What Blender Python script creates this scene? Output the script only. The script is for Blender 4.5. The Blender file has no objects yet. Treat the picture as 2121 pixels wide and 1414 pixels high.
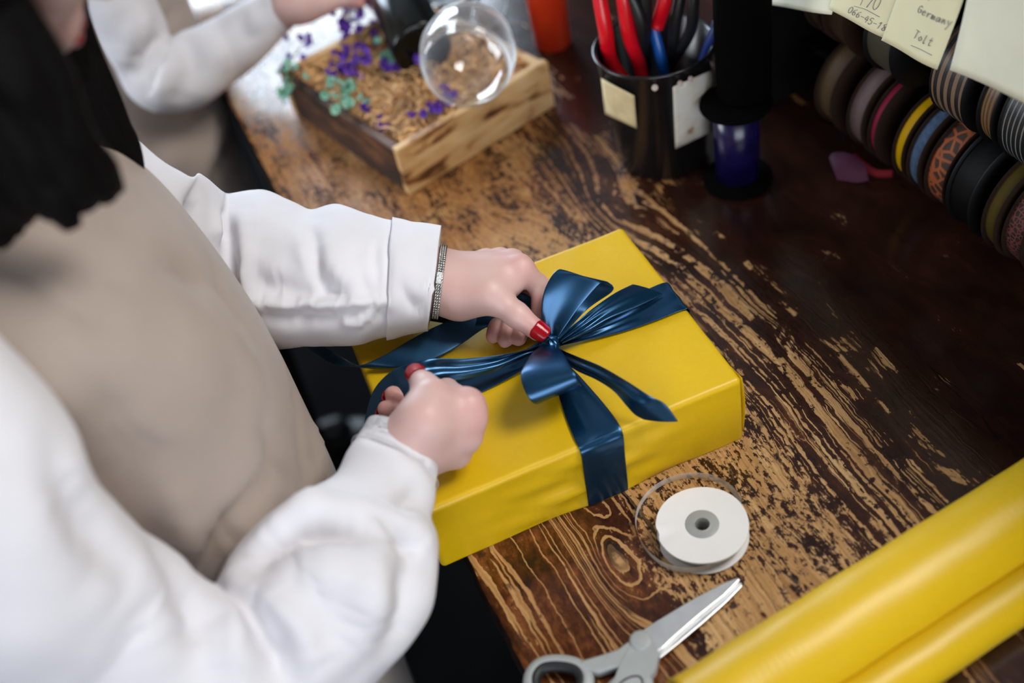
import bpy, bmesh, math, random
import numpy as np
from mathutils import Vector, Matrix, noise as mnoise

C = bpy.context.scene.collection
PI = math.pi
TZ = 0.92                      # table height above the floor; builders work in table-top coordinates (z = 0 on the table)

# ------------------------------------------------------------------ camera
IMW, IMH, FPX = 2121.0, 1414.0, 2242.07
CR = np.array([0.89624957, -0.41109506, -0.16654597])
CU = np.array([0.40327742, 0.5989149, 0.69185856])
CF = np.array([0.18467278, 0.68724217, -0.70256257])
CO = np.array([-0.30583457, -0.48896514, 0.71596155])

cam_data = bpy.data.cameras.new('camera')
cam_data.sensor_width = 36.0
cam_data.lens = 36.0 * FPX / IMW
cam_data.clip_start = 0.02
cam_data.dof.use_dof = True
cam_data.dof.focus_distance = 0.90
cam_data.dof.aperture_fstop = 2.3
cam = bpy.data.objects.new('camera', cam_data)
C.objects.link(cam)
cam.matrix_world = Matrix(((CR[0], CU[0], -CF[0], CO[0]), (CR[1], CU[1], -CF[1], CO[1]),
                           (CR[2], CU[2], -CF[2], CO[2] + TZ), (0, 0, 0, 1)))
bpy.context.scene.camera = cam


def at(px, py, z=0.0):
    """A point of the photograph on the level z above the table top."""
    d = CF + CR * (px - IMW / 2) / FPX - CU * (py - IMH / 2) / FPX
    return CO + d * ((z - CO[2]) / d[2])


def atd(px, py, dep):
    d = CF + CR * (px - IMW / 2) / FPX - CU * (py - IMH / 2) / FPX
    return CO + d * dep


def aty(px, py, y):
    """A point of the photograph on the vertical plane y."""
    d = CF + CR * (px - IMW / 2) / FPX - CU * (py - IMH / 2) / FPX
    return CO + d * ((y - CO[1]) / d[1])


def atx(px, py, x):
    d = CF + CR * (px - IMW / 2) / FPX - CU * (py - IMH / 2) / FPX
    return CO + d * ((x - CO[0]) / d[0])


# ------------------------------------------------------------------ world, lights, exposure
vs = bpy.context.scene.view_settings
vs.view_transform = 'Standard'
vs.look = 'None'
vs.gamma = 1.0
vs.use_curve_mapping = False
vs.exposure = 0.0

world = bpy.data.worlds.new('daylight')
bpy.context.scene.world = world
world.use_nodes = True
bg = world.node_tree.nodes['Background']
bg.inputs[0].default_value = (0.62, 0.78, 1.0, 1)
bg.inputs[1].default_value = 2.2


def area(name, loc, target, sx, sy, power, col):
    l = bpy.data.lights.new(name, 'AREA')
    l.shape = 'RECTANGLE'
    l.size, l.size_y = sx, sy
    l.energy = power
    l.color = col
    o = bpy.data.objects.new(name, l)
    C.objects.link(o)
    o.location = Vector(loc) + Vector((0, 0, TZ))
    o.rotation_euler = (Vector(target) - Vector(loc)).to_track_quat('-Z', 'Y').to_euler()
    return o


# daylight through the shop window behind the camera and the far window; a broad ceiling lamp over the rack side
area('shop_window_light', (-1.35, -3.55, 1.02), (-0.15, 0.3, 0.05), 2.9, 1.7, 74, (0.95, 0.97, 1.0))
area('left_window_light', (-2.95, 1.35, 1.10), (-0.1, 0.3, 0.15), 1.7, 1.1, 62, (0.93, 0.97, 1.0))
area('far_window_light', (-0.35, 3.0, 0.88), (-0.15, 0.4, 0.3), 2.1, 0.95, 98, (0.72, 0.86, 1.0))
area('ceiling_lamp_light', (0.80, -0.36, 1.70), (-0.12, 0.15, 0), 0.75, 0.75, 34, (1.0, 0.97, 0.92))

# ------------------------------------------------------------------ helpers: objects
ROOT = {}


def props(o, label=None, cat=None, group=None, kind=None):
    if label: o['label'] = label
    if cat: o['category'] = cat
    if group: o['group'] = group
    if kind: o['kind'] = kind
    return o


def thing(name, label, cat, loc, group=None, rot=None):
    o = bpy.data.objects.new(name, None)
    o.empty_display_size = 0.02
    C.objects.link(o)
    o.location = (loc[0], loc[1], loc[2] + TZ)
    ROOT[o.name] = Vector((loc[0], loc[1], loc[2]))
    return props(o, label, cat, group)


def obj(name, V, Fc, mat, parent=None, smooth=True, base=None, kind=None, label=None, mods=()):
    """One mesh object; V in table-top coordinates."""
    V = np.asarray(V, dtype=float)
    if parent is not None:
        L = ROOT[parent.name]
    else:
        lo, hi = V.min(0), V.max(0)
        L = Vector(base) if base is not None else Vector(((lo[0] + hi[0]) / 2, (lo[1] + hi[1]) / 2, lo[2]))
    me = bpy.data.meshes.new(name)
    me.from_pydata((V - np.array(L)).tolist(), [], [tuple(int(i) for i in f) for f in Fc])
    me.materials.append(mat)
    me.validate()
    if smooth:
        me.polygons.foreach_set('use_smooth', [True] * len(me.polygons))
    o = bpy.data.objects.new(name, me)
    C.objects.link(o)
    if parent is not None:
        o.parent = parent
    else:
        o.location = (L[0], L[1], L[2] + TZ)
    ROOT[o.name] = L
    if kind: o['kind'] = kind
    if label: o['label'] = label
    for m in mods:
        m(o)
    me.update()
    return o


def solidify(t, off=0.0):
    def f(o):
        m = o.modifiers.new('solid', 'SOLIDIFY')
        m.thickness = t
        m.offset = off
    return f


def subsurf(n):
    def f(o):
        m = o.modifiers.new('sub', 'SUBSURF')
        m.levels = n
        m.render_levels = n
    return f


def bevel(w, seg=2, ang=30):
    def f(o):
        m = o.modifiers.new('bev', 'BEVEL')
        m.width = w
        m.segments = seg
        m.limit_method = 'ANGLE'
        m.angle_limit = math.radians(ang)
    return f


def autosmooth(deg=35):
    def f(o):
        me = o.data
        bm = bmesh.new()
        bm.from_mesh(me)
        for e in bm.edges:
            if len(e.link_faces) == 2 and e.calc_face_angle(0) > math.radians(deg):
                e.smooth = False
        bm.to_mesh(me)
        bm.free()
    return f


# ------------------------------------------------------------------ helpers: shapes (each returns V, F)
class MB:
    def __init__(s):
        s.v, s.f = [], []

    def add(s, VF):
        V, Fc = VF
        b = len(s.v)
        s.v.extend([tuple(p) for p in np.asarray(V, dtype=float)])
        s.f.extend([tuple(i + b for i in f) for f in Fc])
        return s

    def get(s):
        return np.array(s.v), s.f


def cr(P, n, closed=False):
    """Catmull-Rom through the points, n samples."""
    P = np.asarray(P, dtype=float)
    m = len(P)
    if m == 2 and not closed:
        t = np.linspace(0, 1, n)[:, None]
        return P[0] * (1 - t) + P[1] * t
    out = []
    segs = m if closed else m - 1
    ts = np.linspace(0, segs, n, endpoint=not closed)
    for t in ts:
        i = min(int(t), segs - 1)
        u = t - i
        if closed:
            p0, p1, p2, p3 = P[(i - 1) % m], P[i % m], P[(i + 1) % m], P[(i + 2) % m]
        else:
            p1, p2 = P[i], P[i + 1]
            p0 = P[i - 1] if i > 0 else 2 * p1 - p2
            p3 = P[i + 2] if i + 2 < m else 2 * p2 - p1
        out.append(0.5 * ((2 * p1) + (-p0 + p2) * u + (2 * p0 - 5 * p1 + 4 * p2 - p3) * u * u + (-p0 + 3 * p1 - 3 * p2 + p3) * u ** 3))
    return np.array(out)


def grid(G, closed_v=False, closed_u=False):
    """G: (nu, nv, 3)."""
    G = np.asarray(G)
    nu, nv = G.shape[:2]
    Fc = []
    for i in range(nu if closed_u else nu - 1):
        for j in range(nv if closed_v else nv - 1):
            a, b = i * nv + j, i * nv + (j + 1) % nv
            c, d = ((i + 1) % nu) * nv + (j + 1) % nv, ((i + 1) % nu) * nv + j
            Fc.append((a, b, c, d))
    return G.reshape(-1, 3), Fc


def frames(P, up=(0, 0, 1), closed=False):
    P = np.asarray(P, dtype=float)
    if closed:
        T = np.roll(P, -1, 0) - np.roll(P, 1, 0)
    else:
        T = np.gradient(P, axis=0)
    T /= np.linalg.norm(T, axis=1)[:, None] + 1e-12
    up = np.asarray(up, dtype=float)
    N = []
    prev = None
    for t in T:
        n = up - t * (up @ t) if prev is None else prev - t * (prev @ t)
        if np.linalg.norm(n) < 1e-6:
            n = np.array([1, 0, 0]) - t * t[0]
        n /= np.linalg.norm(n)
        N.append(n)
        prev = n
    N = np.array(N)
    B = np.cross(T, N)
    return T, N, B


def tube(P, r, n=10, cap=True, closed=False, flat=1.0, up=(0, 0, 1)):
    P = np.asarray(P, dtype=float)
    r = np.broadcast_to(np.asarray(r, dtype=float), (len(P),))
    T, N, B = frames(P, up, closed)
    a = np.linspace(0, 2 * PI, n, endpoint=False)
    G = P[:, None, :] + r[:, None, None] * (flat * np.cos(a)[None, :, None] * N[:, None, :] + np.sin(a)[None, :, None] * B[:, None, :])
    V, Fc = grid(G, closed_v=True, closed_u=closed)
    if cap and not closed:
        Fc.append(tuple(range(n))[::-1])
        Fc.append(tuple(range((len(P) - 1) * n, len(P) * n)))
    return V, Fc


def lathe(prof, n=48, axis=(0, 0, 1), origin=(0, 0, 0), closed=False):
    """prof: list of (radius, height)."""
    axis = np.asarray(axis, dtype=float)
    axis /= np.linalg.norm(axis)
    h = np.array([1.0, 0, 0]) if abs(axis[0]) < .9 else np.array([0, 1.0, 0])
    e1 = np.cross(axis, h); e1 /= np.linalg.norm(e1)
    e2 = np.cross(axis, e1)
    a = np.linspace(0, 2 * PI, n, endpoint=False)
    G = np.array([[np.asarray(origin) + axis * z + r * (math.cos(t) * e1 + math.sin(t) * e2) for t in a] for r, z in prof])
    return grid(G, closed_v=True, closed_u=closed)


def box(c, s, R=None):
    c = np.asarray(c, dtype=float)
    V = np.array([(x, y, z) for x in (-.5, .5) for y in (-.5, .5) for z in (-.5, .5)]) * np.asarray(s)
    if R is not None:
        V = V @ np.asarray(R).T
    return V + c, [(0, 1, 3, 2), (4, 6, 7, 5), (0, 4, 5, 1), (2, 3, 7, 6), (0, 2, 6, 4), (1, 5, 7, 3)]


def prism(P, z0, z1):
    """Vertical prism over the outline P (n,2)."""
    P = np.asarray(P, dtype=float)[:, :2]
    n = len(P)
    area2 = np.sum(P[:, 0] * np.roll(P[:, 1], -1) - np.roll(P[:, 0], -1) * P[:, 1])
    if area2 < 0:
        P = P[::-1]
    V = np.vstack([np.c_[P, np.full(n, z0)], np.c_[P, np.full(n, z1)]])
    Fc = [tuple(range(n))[::-1], tuple(range(n, 2 * n))] + [(i, (i + 1) % n, n + (i + 1) % n, n + i) for i in range(n)]
    return V, Fc


def rotz(a):
    c, s = math.cos(a), math.sin(a)
    return np.array([[c, -s, 0], [s, c, 0], [0, 0, 1.0]])


def nz(p, s=1.0, o=0.0):
    return mnoise.noise(Vector((p[0] * s + o, p[1] * s + o * .7, p[2] * s - o)))


# ------------------------------------------------------------------ helpers: materials
def srgb(r, g, b):
    def f(c):
        c /= 255.0
        return c / 12.92 if c <= .04045 else ((c + .055) / 1.055) ** 2.4
    return (f(r), f(g), f(b), 1.0)


class NT:
    def __init__(s, name):
        s.m = bpy.data.materials.new(name)
        s.m.use_nodes = True
        s.t = s.m.node_tree
        s.b = s.t.nodes['Principled BSDF']
        s.out = s.t.nodes['Material Output']

    def n(s, typ, **kw):
        x = s.t.nodes.new(typ)
        for k, v in kw.items():
            if k.startswith('i_'):
                x.inputs[int(k[2:]) if k[2:].isdigit() else k[2:].replace('_', ' ')].default_value = v
            else:
                setattr(x, k, v)
        return x

    def l(s, a, b):
        s.t.links.new(a, b)

    def math(s, op, a, b=None, c=None, clamp=False):
        x = s.t.nodes.new('ShaderNodeMath')
        x.operation = op
        x.use_clamp = clamp
        for i, v in enumerate((a, b, c)):
            if v is None: continue
            if isinstance(v, (int, float)): x.inputs[i].default_value = v
            else: s.l(v, x.inputs[i])
        return x.outputs[0]

    def ramp(s, fac, stops, interp='LINEAR'):
        x = s.t.nodes.new('ShaderNodeValToRGB')
        x.color_ramp.interpolation = interp
        els = x.color_ramp.elements
        while len(els) < len(stops): els.new(0.5)
        for e, (p, c) in zip(els, stops):
            e.position = p
            e.color = c if len(c) == 4 else (*c, 1)
        s.l(fac, x.inputs[0])
        return x.outputs[0]

    def smooth(s, v, lo, hi):
        x = s.t.nodes.new('ShaderNodeMapRange')
        x.interpolation_type = 'SMOOTHSTEP'
        x.inputs['From Min'].default_value = lo
        x.inputs['From Max'].default_value = hi
        s.l(v, x.inputs['Value'])
        return x.outputs[0]

    def mix(s, fac, a, b):
        x = s.t.nodes.new('ShaderNodeMix')
        x.data_type = 'RGBA'
        for v, k in ((fac, 0), (a, 6), (b, 7)):
            if isinstance(v, (int, float)): x.inputs[k].default_value = v
            elif isinstance(v, tuple): x.inputs[k].default_value = v if len(v) == 4 else (*v, 1)
            else: s.l(v, x.inputs[k])
        return x.outputs[2]

    def coords(s, scale=(1, 1, 1), rot=(0, 0, 0), loc=(0, 0, 0), src='Object'):
        t = s.t.nodes.new('ShaderNodeTexCoord')
        m = s.t.nodes.new('ShaderNodeMapping')
        m.inputs['Scale'].default_value = scale
        m.inputs['Rotation'].default_value = rot
        m.inputs['Location'].default_value = loc
        s.l(t.outputs[src], m.inputs[0])
        return m.outputs[0]

    def noise(s, vec, scale, detail=4, rough=.5, dist=0.0):
        x = s.t.nodes.new('ShaderNodeTexNoise')
        x.inputs['Scale'].default_value = scale
        x.inputs['Detail'].default_value = detail
        x.inputs['Roughness'].default_value = rough
        x.inputs['Distortion'].default_value = dist
        if vec is not None: s.l(vec, x.inputs['Vector'])
        return x.outputs['Fac']

    def bump(s, h, strength=.3, dist=.001):
        x = s.t.nodes.new('ShaderNodeBump')
        x.inputs['Strength'].default_value = strength
        x.inputs['Distance'].default_value = dist
        s.l(h, x.inputs['Height'])
        s.l(x.outputs[0], s.b.inputs['Normal'])
        return x


def pmat(name, col, rough=.5, metal=0.0, spec=.5, var=.08, vscale=40.0, bump=0.0, bscale=300.0, **kw):
    """A principled surface with a little procedural variation of colour and relief."""
    k = NT(name)
    k.b.inputs['Roughness'].default_value = rough
    k.b.inputs['Metallic'].default_value = metal
    k.b.inputs['Specular IOR Level'].default_value = spec
    vec = k.coords()
    f = k.noise(vec, vscale, 3)
    c = tuple(col[:3])
    lo = tuple(max(0, x * (1 - var)) for x in c) + (1,)
    hi = tuple(min(1, x * (1 + var)) for x in c) + (1,)
    k.l(k.ramp(f, [(.3, lo), (.7, hi)]), k.b.inputs['Base Color'])
    if bump:
        k.bump(k.noise(vec, bscale, 3), bump, .001)
    for a, v in kw.items():
        k.b.inputs[a.replace('_', ' ')].default_value = v
    return k.m


def fabric(name, col, scale=900.0, bump=.25, var=.06, rough=.9, sheen=.2):
    """Woven cloth: fine crossed threads in relief and a faint tone variation."""
    k = NT(name)
    k.b.inputs['Roughness'].default_value = rough
    k.b.inputs['Specular IOR Level'].default_value = .2
    k.b.inputs['Sheen Weight'].default_value = sheen
    vec = k.coords()
    w1 = k.n('ShaderNodeTexWave', bands_direction='X'); w1.inputs['Scale'].default_value = scale; w1.inputs['Distortion'].default_value = 1.5
    w2 = k.n('ShaderNodeTexWave', bands_direction='Z'); w2.inputs['Scale'].default_value = scale; w2.inputs['Distortion'].default_value = 1.5
    k.l(vec, w1.inputs['Vector']); k.l(vec, w2.inputs['Vector'])
    h = k.math('MULTIPLY', w1.outputs['Fac'], w2.outputs['Fac'])
    f = k.noise(vec, 22, 4)
    c = tuple(col[:3])
    k.l(k.ramp(f, [(.3, tuple(x * (1 - var) for x in c) + (1,)), (.7, tuple(min(1, x * (1 + var)) for x in c) + (1,))]), k.b.inputs['Base Color'])
    k.bump(h, bump, .0006)
    return k.m

# ------------------------------------------------------------------ the room
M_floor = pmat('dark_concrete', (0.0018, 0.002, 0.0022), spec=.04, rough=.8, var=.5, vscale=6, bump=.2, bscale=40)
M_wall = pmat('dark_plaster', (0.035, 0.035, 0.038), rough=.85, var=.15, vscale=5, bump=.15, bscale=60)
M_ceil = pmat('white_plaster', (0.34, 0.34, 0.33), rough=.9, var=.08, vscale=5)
M_frame = pmat('window_paint', (0.55, 0.55, 0.53), rough=.5)
M_glass = pmat('pane_glass', (1, 1, 1), rough=0.0, var=0, Transmission_Weight=1.0)
X0, X1, Y0, Y1, ZF, ZC = -3.2, 1.4, -3.7, 3.1, -TZ, 1.85


def wall_panels(axis, pos, a0, a1, z0, z1, hole=None, th=.12, sgn=1):
    m = MB()

    def piece(p0, p1, q0, q1):
        if p1 - p0 < 1e-4 or q1 - q0 < 1e-4: return
        c = ((p0 + p1) / 2, (q0 + q1) / 2)
        if axis == 'x': m.add(box((pos + sgn * th / 2, c[0], c[1]), (th, p1 - p0, q1 - q0)))
        else: m.add(box((c[0], pos + sgn * th / 2, c[1]), (p1 - p0, th, q1 - q0)))
    if hole is None:
        piece(a0, a1, z0, z1)
    else:
        h0, h1, k0, k1 = hole
        piece(a0, h0, z0, z1); piece(h1, a1, z0, z1); piece(h0, h1, z0, k0); piece(h0, h1, k1, z1)
    return m.get()


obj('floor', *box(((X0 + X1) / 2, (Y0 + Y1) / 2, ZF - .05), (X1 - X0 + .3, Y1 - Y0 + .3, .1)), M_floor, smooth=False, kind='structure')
obj('ceiling', *box(((X0 + X1) / 2, (Y0 + Y1) / 2, ZC + .05), (X1 - X0 + .3, Y1 - Y0 + .3, .1)), M_ceil, smooth=False, kind='structure')
WIN_FAR = (-1.45, 0.75, 0.38, 1.40)
WIN_LEFT = (0.45, 2.25, 0.50, 1.70)
WIN_NEAR = (-2.85, 0.15, 0.10, 1.75)
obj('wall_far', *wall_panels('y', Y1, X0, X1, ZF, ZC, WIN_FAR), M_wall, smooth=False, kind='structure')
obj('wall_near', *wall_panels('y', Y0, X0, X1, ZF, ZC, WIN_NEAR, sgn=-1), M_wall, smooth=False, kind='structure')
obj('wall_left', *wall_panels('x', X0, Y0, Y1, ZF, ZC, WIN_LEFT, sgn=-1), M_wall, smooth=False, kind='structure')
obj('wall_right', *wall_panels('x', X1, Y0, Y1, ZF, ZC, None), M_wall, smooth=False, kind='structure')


def window(name, axis, pos, hole, sgn):
    a0, a1, z0, z1 = hole
    w = bpy.data.objects.new(name, None); C.objects.link(w)
    L = Vector(((a0 + a1) / 2, pos, z0)) if axis == 'y' else Vector((pos, (a0 + a1) / 2, z0))
    w.location = L + Vector((0, 0, TZ)); ROOT[w.name] = L
    w['kind'] = 'structure'
    m = MB()
    t = .05

    def bar(p0, p1, q0, q1, d=.05):
        c = ((p0 + p1) / 2, (q0 + q1) / 2)
        if axis == 'y': m.add(box((c[0], pos + sgn * .06, c[1]), (p1 - p0, d, q1 - q0)))
        else: m.add(box((pos + sgn * .06, c[0], c[1]), (d, p1 - p0, q1 - q0)))
    bar(a0, a1, z0, z0 + t); bar(a0, a1, z1 - t, z1); bar(a0, a0 + t, z0 + t, z1 - t); bar(a1 - t, a1, z0 + t, z1 - t)
    mid = (a0 + a1) / 2
    bar(mid - t / 2, mid + t / 2, z0 + t, z1 - t)
    obj('window_frame', *m.get(), M_frame, w, smooth=False)


window('window_1', 'y', Y1, WIN_FAR, 1)
window('window_2', 'y', Y0, WIN_NEAR, -1)
window('window_3', 'x', X0, WIN_LEFT, -1)

# ------------------------------------------------------------------ the work table
TX0, TX1, TY0, TY1 = -0.251, 0.46, -0.95, 1.62


def wood_worn():
    k = NT('worn_lacquered_wood')
    b = k.b
    co = k.coords()
    sep = k.n('ShaderNodeSeparateXYZ'); k.l(co, sep.inputs[0])
    X, Y = sep.outputs[0], sep.outputs[1]
    # slow wandering of the grain
    wob = k.noise(k.coords(scale=(5, 3.2, 5)), 1.0, 2, .5)
    wob2 = k.noise(k.coords(scale=(60, 40, 60)), 1.0, 3, .6)

    def knot(cx, cy, r, amp):
        dx = k.math('SUBTRACT', X, cx); dy = k.math('MULTIPLY', k.math('SUBTRACT', Y, cy), .42)
        d2 = k.math('ADD', k.math('MULTIPLY', dx, dx), k.math('MULTIPLY', dy, dy))
        return k.math('MULTIPLY', k.math('POWER', 2.71828, k.math('MULTIPLY', d2, -1.0 / (r * r))), amp)
    g = k.math('ADD', X, k.math('MULTIPLY', k.math('SUBTRACT', wob, .5), .040))
    g = k.math('ADD', g, k.math('MULTIPLY', k.math('SUBTRACT', wob2, .5), .0075))
    for args in ((-.152, -.055, .022, .045), (-.16, .02, .016, .03), (-.05, .43, .035, .05), (.05, .33, .03, .03)):
        g = k.math('ADD', g, knot(*args))
    # ring bands from the wandering coordinate
    cmb = k.n('ShaderNodeCombineXYZ'); k.l(k.math('MULTIPLY', g, 62.0), cmb.inputs[0]); k.l(k.math('MULTIPLY', Y, .9), cmb.inputs[1])
    ring = k.noise(cmb.outputs[0], 1.0, 2, .5)
    cmb2 = k.n('ShaderNodeCombineXYZ'); k.l(k.math('MULTIPLY', g, 420.0), cmb2.inputs[0]); k.l(k.math('MULTIPLY', Y, 9.0), cmb2.inputs[1])
    fine = k.noise(cmb2.outputs[0], 1.0, 3, .6)
    # hard pale ridges: the zero crossings of the ring field
    ridge = k.math('SUBTRACT', 1.0, k.smooth(k.math('ABSOLUTE', k.math('SUBTRACT', ring, .5)), .008, .034))
    ridge2 = k.math('SUBTRACT', 1.0, k.smooth(k.math('ABSOLUTE', k.math('SUBTRACT', ring, .62)), .004, .018))
    ridge = k.math('MAXIMUM', ridge, k.math('MULTIPLY', ridge2, .8))
    cmb4 = k.n('ShaderNodeCombineXYZ'); k.l(k.math('MULTIPLY', g, 165.0), cmb4.inputs[0]); k.l(k.math('MULTIPLY', Y, 2.2), cmb4.inputs[1])
    ringf = k.noise(cmb4.outputs[0], 1.0, 3, .6)
    ridgef = k.math('SUBTRACT', 1.0, k.smooth(k.math('ABSOLUTE', k.math('SUBTRACT', ringf, .5)), .006, .03))
    # irregular flecks where the lacquer chipped, drawn out a little along the grain
    fl1 = k.noise(k.coords(scale=(190, 105, 100)), 1.0, 6, .70, .3)
    fl2 = k.noise(k.coords(scale=(38, 17, 30)), 1.0, 5, .6, .6)
    blot = k.noise(k.coords(scale=(13, 9, 10), loc=(3, 1, 0)), 1.0, 4, .6)
    # how far the lacquer is gone: by hands and parcels along the working side
    wear = k.math('SUBTRACT', 1.0, k.smooth(k.math('ADD', X, k.math('MULTIPLY', k.math('SUBTRACT', blot, .5), .16)), -.03, .17))
    corner = k.math('MULTIPLY', k.math('SUBTRACT', 1.0, k.smooth(k.math('ADD', X, k.math('MULTIPLY', k.math('SUBTRACT', blot, .5), .1)), -.155, -.095)), k.math('SUBTRACT', 1.0, k.smooth(Y, .06, .22)))
    far = k.smooth(Y, .2, .40)
    near = k.math('SUBTRACT', 1.0, k.smooth(Y, -.25, -.16))
    wear = k.math('MULTIPLY', wear, k.math('SUBTRACT', 1.0, k.math('MULTIPLY', near, .75)))
    fl3 = k.noise(k.coords(scale=(430, 260, 300), loc=(1, 5, 2)), 1.0, 4, .6)
    amt = k.math('ADD', k.math('ADD', k.math('MULTIPLY', fl1, .48), k.math('MULTIPLY', fl2, .30)), k.math('MULTIPLY', fl3, .22))
    amt = k.math('ADD', amt, k.math('MULTIPLY', k.math('SUBTRACT', fine, .5), .16))
    amt = k.math('ADD', amt, k.math('MULTIPLY', k.math('SUBTRACT', ringf, .5), .12))
    thr = k.math('SUBTRACT', .79, k.math('MULTIPLY', wear, .315))
    thr = k.math('ADD', thr, k.math('MULTIPLY', corner, .13))
    thr = k.math('SUBTRACT', thr, k.math('MULTIPLY', k.math('MULTIPLY', far, wear), .015))
    bare = k.smooth(k.math('SUBTRACT', amt, thr), -.012, .03)
    crn = k.smooth(corner, .2, .6)
    brk = k.smooth(k.math('ADD', fl1, k.math('MULTIPLY', fl2, .6)), .66, .80)      # the thin lines come and go
    thin = k.math('MULTIPLY', k.math('MAXIMUM', k.math('MULTIPLY', ridge, .9), k.math('MULTIPLY', ridgef, k.smooth(fl2, .5, .6))), brk)
    both = k.math('ADD', k.math('MULTIPLY', ridge, crn), k.math('MULTIPLY', thin, k.math('SUBTRACT', 1.0, crn)))
    rw = k.math('MULTIPLY', both, k.smooth(k.math('ADD', wear, k.math('MULTIPLY', k.math('SUBTRACT', fl2, .5), 1.6)), .14, .42))
    rw = k.smooth(rw, .30, .55)
    pale = k.math('MAXIMUM', bare, rw)
    # colours
    tan = k.ramp(k.math('ADD', k.math('MULTIPLY', fine, .6), k.math('MULTIPLY', blot, .4)), [(.3, srgb(136, 92, 50)), (.5, srgb(186, 142, 92)), (.70, srgb(220, 184, 132))])
    orange = k.ramp(k.math('ADD', k.math('MULTIPLY', fl2, .5), k.math('MULTIPLY', fine, .5)), [(.32, srgb(78, 42, 18)), (.5, srgb(136, 84, 40)), (.68, srgb(182, 128, 72))])
    lac = k.ramp(fl2, [(.3, srgb(32, 17, 12)), (.7, srgb(54, 29, 21))])
    stain = k.ramp(k.math('ADD', k.math('MULTIPLY', fl1, .45), k.math('MULTIPLY', fl2, .55)), [(.38, srgb(40, 22, 14)), (.5, srgb(80, 42, 20)), (.64, srgb(132, 78, 38))])
    warm = k.math('MAXIMUM', k.math('MULTIPLY', far, .8), k.math('MULTIPLY', corner, .2))
    pal = k.mix(k.math('MULTIPLY', warm, k.smooth(blot, .33, .52)), tan, orange)
    dark = k.mix(k.math('MAXIMUM', k.math('MULTIPLY', wear, .5), k.math('MAXIMUM', corner, k.math('MULTIPLY', k.math('MULTIPLY', far, wear), .9))), lac, stain)
    col = k.mix(pale, dark, pal)
    # grey-green grime here and there
    gr = k.noise(k.coords(scale=(75, 50, 60), loc=(7, 3, 0)), 1.0, 5, .6)
    gm = k.math('MULTIPLY', k.smooth(gr, .61, .68), k.math('MULTIPLY', wear, .7))
    col = k.mix(gm, col, srgb(38, 28, 20))
    # thin drying cracks
    cmb3 = k.n('ShaderNodeCombineXYZ'); k.l(k.math('MULTIPLY', g, 30.0), cmb3.inputs[0]); k.l(k.math('MULTIPLY', Y, 1.6), cmb3.inputs[1])
    ck = k.noise(cmb3.outputs[0], 1.0, 1, .4)
    crack = k.math('SUBTRACT', 1.0, k.smooth(k.math('ABSOLUTE', k.math('SUBTRACT', ck, .44)), .001, .004))
    col = k.mix(k.math('MULTIPLY', crack, .8), col, srgb(20, 12, 8))
    k.l(col, b.inputs['Base Color'])
    k.l(k.math('ADD', .14, k.math('ADD', k.math('MULTIPLY', pale, .09), k.math('MULTIPLY', fl1, .08))), b.inputs['Roughness'])
    b.inputs['Specular IOR Level'].default_value = .42
    h = k.math('ADD', k.math('MULTIPLY', k.math('SUBTRACT', 1.0, pale), .8), k.math('MULTIPLY', fine, .5))
    k.bump(h, .26, .0012)
    return k.m


M_wood = wood_worn()
M_dark_wood = pmat('dark_stained_wood', srgb(26, 18, 14), rough=.6, var=.3, vscale=30, bump=.3, bscale=120)
table = thing('work_table', 'long worn wooden work table with chipped dark brown lacquer', 'table', (.1, .3, ZF))


def tabletop():
    # the worn front edge is gnawed a little, the rest is straight
    ys = np.linspace(TY0, TY1, 260)
    m = MB()
    prof = []
    for y in ys:
        e = TX0 + .0035 * nz((0, y, 0), 18) + .002 * nz((0, y, 3), 70)
        prof.append([(e + .004, y, -.045), (e + .0015, y, -.030), (e, y, -.006), (e + .003, y, -.0015), (e + .008, y, 0), (TX1 - .004, y, 0), (TX1, y, -.004), (TX1, y, -.045)])
    V, Fc = grid(np.array(prof), closed_v=True)
    n = 8
    Fc.append(tuple(range(n)))
    Fc.append(tuple(range((len(ys) - 1) * n, len(ys) * n))[::-1])
    return V, Fc


M_edge = pmat('blackened_board_edge', srgb(24, 14, 10), rough=.9, spec=.1, var=.5, vscale=60, bump=.6, bscale=90)


def dark_edge(o):
    o.data.materials.append(M_edge)
    for p in o.data.polygons:
        if p.normal.z < .6: p.material_index = 1


obj('tabletop', *tabletop(), M_wood, table, mods=(autosmooth(40), dark_edge)).location = (0, 0, 0)
# the material reads table coordinates: move the mesh origin onto the table's zero point
tt = bpy.data.objects['tabletop']
tt.data.transform(Matrix.Translation(ROOT['work_table']))
tt.location = -ROOT['work_table']
obj('apron_rail', *box((TX0 + .075, (TY0 + TY1) / 2, -.09), (.03, TY1 - TY0 - .2, .09)), M_dark_wood, table, smooth=False)
for lx in (TX0 + .075, TX1 - .075):
    for ly in (TY0 + .1, TY1 - .1):
        obj('leg', *box((lx, ly, (ZF - .045) / 2), (.07, .07, -ZF - .045)), M_dark_wood, table, smooth=False)

# ------------------------------------------------------------------ the gift box
BW, BL, BH, BYAW = 0.2699, 0.2188, 0.072, -0.0572
BR = rotz(BYAW)


def bx(x, y, z=0.0):
    """Box coordinates: x = 0..BW from the near right corner to the left, y = 0..BL away, z up."""
    return BR @ np.array([-x, y, 0]) + np.array([0, 0, z])


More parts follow.
